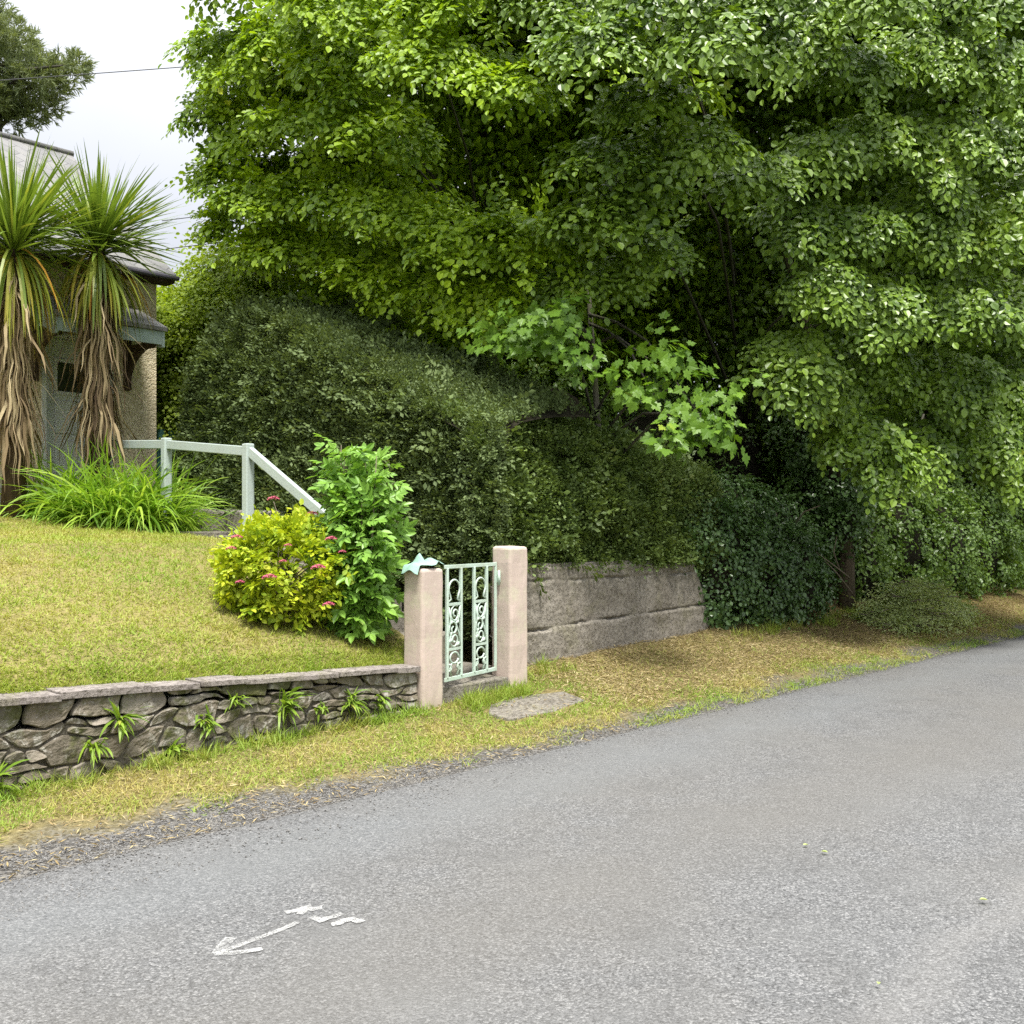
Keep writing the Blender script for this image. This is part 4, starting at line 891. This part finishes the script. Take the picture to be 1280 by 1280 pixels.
# ------------------------------------------------------------------ trees
def bough(rng, c, r, out, n, sprays, flatten=.55, lean=.75, layers=.35, droop=.0):
    c = np.array(c); out = np.array(out, float); up = np.array([0, 0, 1.0]); N = norm(out*lean+up*.8+rng.normal(0, .10, 3)); e1 = norm(out-N*out.dot(N)); e2 = np.cross(N, e1)
    ph = rng.uniform(0, 6.283, n); rho = np.sqrt(rng.random(n))*(1+.22*np.sin(ph*3+rng.uniform(0, 6))+.12*np.sin(ph*7+rng.uniform(0, 6)))
    rad = e1*np.cos(ph)[:, None]+e2*np.sin(ph)[:, None]
    P = c+(e1*(np.cos(ph)*rho*r*.85)[:, None]+e2*(np.sin(ph)*rho*r*1.15)[:, None])-N*(.32*r*rho**2+rng.random(n)*layers*r)[:, None]
    P[:, 2] -= .18*r*np.maximum(0, rho*np.cos(ph))**2
    X = norm(rad*rho[:, None]*.9+e1*.55-up*droop+rng.normal(0, .28, (n, 3))); Z = norm(N*1.0+rad*.35*rho[:, None]+rng.normal(0, .22, (n, 3)))
    return P, X, Z
BEECH = [make_spray(RNG, .46, 22, .112, .30, 3, .30) for _ in range(7)]
def depth_at(px, py):
    d = np.interp(px, [150, 240, 330, 450, 600, 750, 900, 1050, 1200, 1330, 1500], [14.6, 13.9, 13.0, 12.0, 11.2, 10.7, 10.9, 11.5, 12.3, 13.0, 14.2])
    return d-(np.clip((330-py)/330, 0, 1.5)*1.0)+(.35 if py > 360 else 0)
# bough list: direction measured in the photo, radius in px
BOUGHS = [(1035, 470, 52), (1075, 525, 46), (1000, 450, 45), (1125, 560, 42), (365, 285, 62), (385, 340, 55), (300, -50, 70), (420, -40, 85), (560, -40, 90), (690, -30, 80), (820, -50, 85), (950, -50, 80), (1080, -50, 85), (1220, -50, 90), (268, 30, 62), (335, 30, 75), (430, 50, 80), (545, 40, 85), (655, 78, 70), (735, 30, 60), (800, 95, 70), (860, 20, 60), (930, 22, 50), (1010, 20, 60), (1070, 52, 75), (1150, 30, 80), (1235, 45, 85),
    (262, 110, 55), (315, 130, 70), (395, 130, 70), (475, 130, 75), (760, 165, 55), (790, 215, 60), (860, 150, 62), (940, 190, 55), (1020, 160, 65), (1100, 140, 70), (1185, 140, 85), (1265, 140, 80),
    (270, 200, 50), (330, 215, 70), (440, 210, 68), (500, 235, 80), (585, 265, 80), (670, 268, 80), (735, 245, 65), (1000, 250, 60), (1060, 255, 70), (1150, 240, 85), (1240, 245, 90),
    (285, 262, 40), (325, 285, 45), (480, 305, 80), (560, 335, 80), (640, 345, 75), (740, 320, 50), (815, 290, 42), (1030, 330, 62), (1095, 350, 75), (1180, 340, 90), (1265, 345, 90),
    (440, 372, 62), (500, 400, 60), (575, 395, 60), (985, 410, 55), (1100, 430, 55), (1175, 440, 85), (1255, 450, 90), (1215, 520, 70), (1160, 525, 45), (1275, 540, 70),
    (1340, 60, 95), (1350, 200, 95), (1350, 330, 95), (1350, 460, 95), (1430, 130, 110), (1430, 300, 110), (1430, 450, 100)]
trees = {}
def tree(key, name, base, pts, label, mat, leaf_jobs, tpl, rng, limbs, bark=MAT['bark'], r0=.22, group=None):
    e = empty(name, base, label, 'tree', group)
    MB().tube(pts, list(np.linspace(r0, r0*.35, len(pts))), 11).build('trunk', bark, e)
    mb = MB()
    for a_, b_, ra_ in limbs:
        a_ = Vector(a_); b_ = Vector(b_); m = a_.lerp(b_, .5)+Vector((0, 0, .12*(b_-a_).length)); mb.tube([a_, a_.lerp(m, .5)+Vector((0, 0, .05)), m, m.lerp(b_, .6), b_], [ra_, ra_*.8, ra_*.6, ra_*.4, .008], 6)
    if limbs: mb.build('limbs', MAT['bark'], e)
    P, X, Z, Sz = [np.concatenate(q) for q in zip(*leaf_jobs)]
    foliage('crown', rng, tpl, P, X, Z, Sz, mat, e); return e
def volume_leaves(rng, c, r, n, lo, hi, size):
    d = rand_unit(rng, n); rr = (rng.uniform(lo**3, hi**3, n)**(1/3))[:, None]
    P = np.array(c)+d*np.array(r)*rr; return P, rand_unit(rng, n), norm(np.array([0, 0, 1.0])+rng.normal(0, .8, (n, 3))), rng.uniform(.8, 1.2, n)*size
rng = np.random.default_rng(81)
groups = {0: ([], []), 1: ([], []), 2: ([], [])}
TR = [(-.4, 17.4), (3.9, 17.6), (8.1, 20.0)]
BACK = [(285, 60, 70, 1.3), (350, 80, 80, 1.5), (420, 100, 80, 2.0), (295, 160, 65, 1.2), (360, 190, 75, 1.5), (430, 180, 75, 2.2), (310, 230, 60, 1.2), (375, 270, 65, 1.5), (440, 290, 70, 2.0), (345, 20, 80, 1.4), (440, 20, 80, 2.0)]
for (px, py, rp, back) in [b_+(0,) for b_ in BOUGHS]+BACK:
    dep = float(depth_at(px, py))+back+rng.normal(0, .22); c = W(px, py, dep); r = max(.30, rp*dep/F*.84-.17)
    k = 0 if px < 690 else (1 if px < 1140 else 2)
    o = np.array([c.x-TR[k][0], c.y-TR[k][1], 0]); o = norm(o)*.65+np.array([0, -1.0, 0])*.5; o = norm(o)
    right = float(np.clip((px-650)/350, 0, 1)); n = int(190*(r/.7)**2)+18
    P, X, Z = bough(rng, c, r, o, n, BEECH, lean=.62+.35*right, layers=.34, droop=.45*right)
    groups[k][0].append(place_sprays(rng, BEECH, P, X, Z, rng.uniform(.65, 1.1, n)))
    hz = max(2.2, c.z-1.4); tx, ty = TR[k]
    if rng.random() < .25: groups[k][1].append(((tx, ty, min(hz, 7)), tuple(c+Vector((0, .35, -.15))), .03))
# the rest of each crown: higher, rear and inner growth, plus an added leaf roof
for k, (cx, cy, cz_, r, nb) in enumerate(((-.5, 15.4, 7.0, 4.1, 52), (3.9, 16.2, 6.8, 4.7, 52), (9.0, 18.6, 6.6, 4.9, 48))):
    for _ in range(nb):
        d = rand_unit(rng, 1)[0]; d[2] = abs(d[2])*1.0-.15; d = norm(d)
        c = np.array([cx, cy, cz_])+d*np.array([r, r, r*1.05])*.95
        pxx = 640+F*c[0]/c[1]; pyy = 660-F*(c[2]-EYE)/c[1]
        if d[1] < .3 and pyy > -60: continue
        o = norm(np.array([d[0], d[1], 0])+1e-3); n = 70
        if pyy > -60 and d[1] < .55 and pxx > 300: n = 40
        if pxx-F*1.5/c[1] < 225 and pyy > -40: continue
        P, X, Z = bough(rng, c, 1.5, o, n, BEECH)
        groups[k][0].append(place_sprays(rng, BEECH, P, X, Z, rng.uniform(.9, 1.5, n)))
    groups[k][0].append(volume_leaves(rng, (cx+(.8 if k == 0 else 0), cy+2.5, cz_), (r*.96, r*.55, r*1.1), 46000, .4, .97, .13))
    groups[k][0].append(volume_leaves(rng, (cx+(.3 if k == 0 else 0), cy+.6, 10.6), (r*1.02, r*.95, 1.3), 34000, .1, 1.0, .15))  # dense leaf slab added above the view to keep light out of the crown
beech_labels = ['great beech whose bright crown edge stands against the sky, left of the others', 'beech with mossy slender trunk foot showing behind the cuttings heap', 'beech at the right edge with pale leaves hanging lowest over the lane']
for k in range(3):
    cx, cy = TR[k]
    if k == 1:
        base = S(9.45, 1.78, .2); pts = [base, base+Vector((.01, .03, 1.0)), base+Vector((-.04, .3, 2.5)), Vector((4.5, 15.9, 5)), Vector((3.9, 17.6, 9))]; bk = MAT['trunk']; r0 = .135
    else:
        base = Vector((cx, cy, 1.3)); pts = [base, Vector((cx+.1, cy, 4)), Vector((cx, cy, 7)), Vector((cx-.1, cy, 10))]; bk = MAT['bark']; r0 = .30
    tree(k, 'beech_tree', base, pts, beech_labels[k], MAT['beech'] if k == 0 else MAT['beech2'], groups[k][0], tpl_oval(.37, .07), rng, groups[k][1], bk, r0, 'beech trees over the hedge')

# sycamore in front of the hedge, big lobed leaves
rng = np.random.default_rng(91)
def syc_cluster(rng):
    P = []; X = []; Z = []; Sz = []
    for i in range(9):
        a = i*2.4+rng.uniform(-.3, .3); u = .04+.24*i/9; rr = .09+.08*(1-i/9)
        P.append((u+math.cos(a)*rr*.6, math.sin(a)*rr, rng.normal(0, .03))); X.append((.5+math.cos(a)*.9, math.sin(a), rng.normal(-.6, .35))); Z.append((.45+rng.normal(0, .2), rng.normal(0, .25), .9)); Sz.append(rng.uniform(.065, .13))
    return np.array(P), np.array(X), np.array(Z), np.array(Sz)
SC = [syc_cluster(rng) for _ in range(6)]; jobs = []; limbs = []
sb = S(4.6, 2.5, 1.1); stop = S(4.5, 2.6, 4.6)
for (px, py, rp, dep) in ((690, 378, 40, 10.2), (660, 412, 30, 10.4), (712, 420, 28, 10.3), (622, 398, 24, 10.6), (812, 432, 30, 10.0), (795, 470, 20, 10.0), (842, 470, 26, 9.9), (880, 502, 24, 9.8), (898, 532, 16, 9.8), (850, 538, 16, 9.8), (905, 478, 18, 10.0)):
    c = W(px, py, dep); r = rp*dep/F; n = max(6, int(44*(r/.45)**2))
    P, X, Z = bough(rng, c, r, (0.1, -1.0, 0), n, SC, lean=.55, layers=.5)
    jobs.append(place_sprays(rng, SC, P, X, Z, rng.uniform(.75, 1.15, n))); limbs.append((tuple(sb.lerp(stop, rng.uniform(.25, .9))), tuple(c+Vector((0, .15, -.1))), .02))
tree(9, 'sycamore_sapling', sb, [sb, sb.lerp(stop, .4)+Vector((.06, 0, 0)), stop], 'young sycamore with large lobed leaves hanging over the hedge', MAT['syc'], jobs, tpl_palm(), rng, limbs, MAT['bark'], .06)

# smaller trees behind the hedge and beside the house
def simple_tree(name, c, r, nb, label, mat, seed, leaf, trunk_base, ns=42, group=None, tpl=None):
    rg = np.random.default_rng(seed); spr = [make_spray(rg, .5, 22, leaf, .35, 3, .35) for _ in range(5)]; jobs = []; limbs = []
    for _ in range(nb):
        d = rand_unit(rg, 1)[0]; d[1] = -abs(d[1])*.9 if rg.random() < .75 else d[1]; d = norm(d); p = np.array(c)+d*np.array(r)*rg.uniform(.7, 1.0)
        P, X, Z = bough(rg, p, max(r)*.34, norm(np.array([d[0], d[1], 0])+1e-3), ns, spr, lean=.6, layers=.5); jobs.append(place_sprays(rg, spr, P, X, Z, rg.uniform(.7, 1.2, ns)))
        limbs.append(((c[0], c[1], c[2]-r[2]*.4), tuple(p), .03))
    jobs.append(volume_leaves(rg, c, r, 2500, .2, .8, leaf*1.6))
    tb = Vector(trunk_base); return tree(0, name, tb, [tb, tb.lerp(Vector(c), .6), Vector(c)+Vector((0, 0, r[2]*.4))], label, mat, jobs, tpl or tpl_oval(.38, .06), rg, limbs, MAT['bark'], .12, group)
simple_tree('hazel_tree', (-5.0, 15.6, 3.9), (1.05, 1.0, 1.7), 30, 'yellow green hazel filling the gap beside the tall hedge end', MAT['pale'], 105, .075, (-5.0, 15.6, 1.6))
simple_tree('hazel_tree', (-4.0, 15.6, 4.6), (1.1, 1.0, 1.6), 30, 'bright yellow green hazel rising behind the tall hedge', MAT['pale'], 101, .075, (-4.0, 15.6, 1.6))
simple_tree('hazel_tree', (-6.9, 21.5, 4.4), (1.5, 1.4, 2.3), 20, 'paler hazel showing between the house corner and the hedge', MAT['pale'], 102, .07, (-6.9, 21.5, 1.5))
simple_tree('ash_tree', (-7.9, 26.5, 4.6), (2.4, 1.8, 3.4), 24, 'hazy grey green tree far back beyond the house corner', MAT['greytree'], 103, .09, (-7.9, 26.5, 1.2))
simple_tree('hazel_tree', (-5.6, 18.5, 2.9), (1.0, 1.2, 1.5), 18, 'low dark hazel behind the green side gate', MAT['scrub'], 104, .075, (-5.6, 18.5, 1.4))
for q, (x_, y_, lab) in enumerate(((1.5, 24, 'dark tree closing the wood behind the great beech'), (8, 26, 'dark tree closing the wood behind the middle beech'), (15, 27, 'dark tree closing the wood at the far right'))):
    simple_tree('woodland_tree', (x_, y_, 6.5), (4.4, 2.0, 6), 16, lab, MAT['scrub'], 110+q, .2, (x_, y_, 1.5), 30)
# pine at the top left
rng = np.random.default_rng(121); jobs = []; limbs = []; pc_ = (-14.6, 29.0)
pt = empty('pine_tree', (pc_[0], pc_[1], 1.5), 'dark pine rising above the roof at the top left', 'tree')
MB().tube([(pc_[0], pc_[1], 1.5), (pc_[0]+.1, pc_[1], 9), (pc_[0], pc_[1], 15.5)], [.35, .25, .1], 9).build('trunk', MAT['bark'], pt)
tuft = []
for _ in range(4):
    d = norm(rng.normal(0, .55, (16, 3))+np.array([1.0, 0, .0])); tuft.append((np.zeros((16, 3))+rng.uniform(0, .16, (16, 1))*np.array([1.0, 0, 0]), d, rand_unit(rng, 16), rng.uniform(.14, .24, 16)))
mb = MB()
for (px, py, rp) in ((8, 45, 34), (20, 70, 36), (45, 92, 38), (85, 88, 26), (62, 105, 28), (15, 110, 40), (30, 140, 30), (60, 135, 20), (10, 150, 26), (-25, 60, 50), (-30, 120, 50), (-20, 20, 40), (-60, 90, 60), (96, 80, 12)):
    c = np.array(W(px, py, 29.0+rng.normal(0, .5))); r = rp*29/F*.82; n = int(190*(r/.8)**2)+20; d = rand_unit(rng, n)*(rng.random(n)**.45)[:, None]
    P = c+d*np.array([r*1.1, r, r*.75]); X = norm(d+np.array([.1, 0, .55])+rng.normal(0, .4, (n, 3))); jobs.append(place_sprays(rng, tuft, P, X, rand_unit(rng, n), rng.uniform(.8, 1.3, n)))
    mb.tube([(pc_[0], pc_[1], c[2]-.6), (pc_[0]*.5+c[0]*.5, c[1], c[2]-.15), tuple(c)], [.07, .05, .02], 6)
mb.build('limbs', MAT['bark'], pt)
foliage('crown', rng, (tpl_quad(.07)), *[np.concatenate(q) for q in zip(*jobs)], MAT['pine'], pt)

# dead twigs at the foot of the trunk
for (a_, b_, c_) in (((1066, 742), (1045, 715), (1030, 700)), ((1062, 722), (1040, 705), (1020, 690)), ((1050, 715), (1042, 690), (1046, 670)), ((1168, 620), (1175, 600), (1172, 580)), ((955, 690), (975, 665), (970, 640)), ((990, 660), (1005, 640), (1025, 632))):
    tag(MB().tube([W(*a_, 14.0), W(*b_, 13.8), W(*c_, 13.7)], [.012, .010, .005], 5).build('broken_twig', MAT['twig'], origin=W(*a_, 14.0)), 'thin pale broken twig sticking out of the ivy by the trunk', 'twig', 'broken twigs by the trunk')

# ------------------------------------------------------------------ overhead cables
def cable(a_, b_, sag, label, r=.008):
    a_ = Vector(a_); b_ = Vector(b_); pts = [a_.lerp(b_, i/24)-Vector((0, 0, sag*4*(i/24)*(1-i/24))) for i in range(25)]
    tag(MB().tube(pts, r, 5).build('overhead_cable', MAT['wire'], origin=a_), label, 'cable', 'overhead cables')
cable(W(-900, 158, 12), W(760, 41, 14.5), .06, 'longest thin black cable crossing high over the garden into the tree', .006)
cable(S(2.2, 8.1, 5.75), W(520, 225, 20), .05, 'upper thin service cable running from the roof edge into the beech', .006)
cable(S(2.2, 8.0, 5.35), W(520, 262, 20), .05, 'lower thin service cable running from the eave into the beech', .006)

# a few fallen leaves on the road
for (px, py, sz, a_) in ((1004, 1059, .045, .4), (1035, 1068, .05, 2.6), (1098, 1234, .03, 1.2), (1235, 1128, .05, 2.9)):
    p = ground_px(px, py); p.z = .022; tv, tf = tpl_oval(.35, .15); V, Fc, li = place_leaves((tv, tf), np.array([p]), np.array([[math.cos(a_), math.sin(a_), .05]]), np.array([[.1, .1, 1.0]]), np.array([sz*.7]))
    tag(link('fallen_leaf', array_mesh('fallen_leaf', V, Fc, np.full(2, .6)), MAT['cut'], None, p), 'small yellowed leaf lying on the road', 'leaf', 'fallen leaves on the road')

# ------------------------------------------------------------------ light, sky, camera
sun_dir = Vector((.14, -.52, 1.25)).normalized()
sun = bpy.data.lights.new('sun', 'SUN'); sun.energy = 1.5; sun.angle = math.radians(13); sun.color = (1, .965, .90)
so = bpy.data.objects.new('sun', sun); COL.objects.link(so); so.rotation_euler = sun_dir.to_track_quat('Z', 'Y').to_euler(); so.location = (0, 0, 30)
wd = bpy.data.worlds.new('World'); scene.world = wd; wd.use_nodes = True; nt = wd.node_tree; nt.nodes.clear()
out = nt.nodes.new('ShaderNodeOutputWorld'); bg = nt.nodes.new('ShaderNodeBackground'); sky = nt.nodes.new('ShaderNodeTexSky'); sky.sky_type = 'NISHITA'; sky.sun_disc = False
sky.sun_elevation = math.asin(sun_dir.z); sky.sun_rotation = math.atan2(sun_dir.x, sun_dir.y)
tc = nt.nodes.new('ShaderNodeTexCoord'); sx = nt.nodes.new('ShaderNodeSeparateXYZ'); nt.links.new(tc.outputs['Generated'], sx.inputs[0])
mr = nt.nodes.new('ShaderNodeMapRange'); mr.inputs['From Min'].default_value = 0; mr.inputs['From Max'].default_value = 1; mr.inputs['To Min'].default_value = 1.4; mr.inputs['To Max'].default_value = 9.0; pw = nt.nodes.new('ShaderNodeMath'); pw.operation = 'POWER'; pw.use_clamp = True; pw.inputs[1].default_value = 2.1; nt.links.new(sx.outputs[2], pw.inputs[0]); nt.links.new(pw.outputs[0], mr.inputs['Value'])
nz = nt.nodes.new('ShaderNodeTexNoise'); nz.inputs['Scale'].default_value = 2.2; nz.inputs['Detail'].default_value = 5; nt.links.new(tc.outputs['Generated'], nz.inputs['Vector'])
m1 = nt.nodes.new('ShaderNodeMapRange'); m1.inputs['From Min'].default_value = .3; m1.inputs['From Max'].default_value = .7; m1.inputs['To Min'].default_value = .84; m1.inputs['To Max'].default_value = 1.02; nt.links.new(nz.outputs['Fac'], m1.inputs['Value'])
mm = nt.nodes.new('ShaderNodeMath'); mm.operation = 'MULTIPLY'; nt.links.new(mr.outputs[0], mm.inputs[0]); nt.links.new(m1.outputs[0], mm.inputs[1])
cv = nt.nodes.new('ShaderNodeVectorMath'); cv.operation = 'SCALE'; cv.inputs[0].default_value = (.945, .955, 1.0); nt.links.new(mm.outputs[0], cv.inputs['Scale'])
mx = nt.nodes.new('ShaderNodeMix'); mx.data_type = 'RGBA'; mx.inputs[0].default_value = .06; nt.links.new(cv.outputs[0], mx.inputs[6]); nt.links.new(sky.outputs[0], mx.inputs[7])
nt.links.new(mx.outputs[2], bg.inputs[0]); bg.inputs[1].default_value = .1; nt.links.new(bg.outputs[0], out.inputs[0])

cam = bpy.data.cameras.new('camera'); cam.sensor_width = 36; cam.lens = 36*F/1280; cam.shift_y = 20/1280; cam.clip_end = 2000
co = bpy.data.objects.new('camera', cam); COL.objects.link(co); co.location = (0, 0, EYE); co.rotation_euler = (math.radians(90), 0, 0); scene.camera = co
vs = scene.view_settings; vs.view_transform = 'Standard'; vs.look = 'None'; vs.exposure = 2.28; vs.gamma = 1
cy = scene.cycles; cy.max_bounces = 4; cy.diffuse_bounces = 2; cy.glossy_bounces = 2; cy.transmission_bounces = 3; cy.transparent_max_bounces = 6; cy.caustics_reflective = False; cy.caustics_refractive = False
cy.use_denoising = False
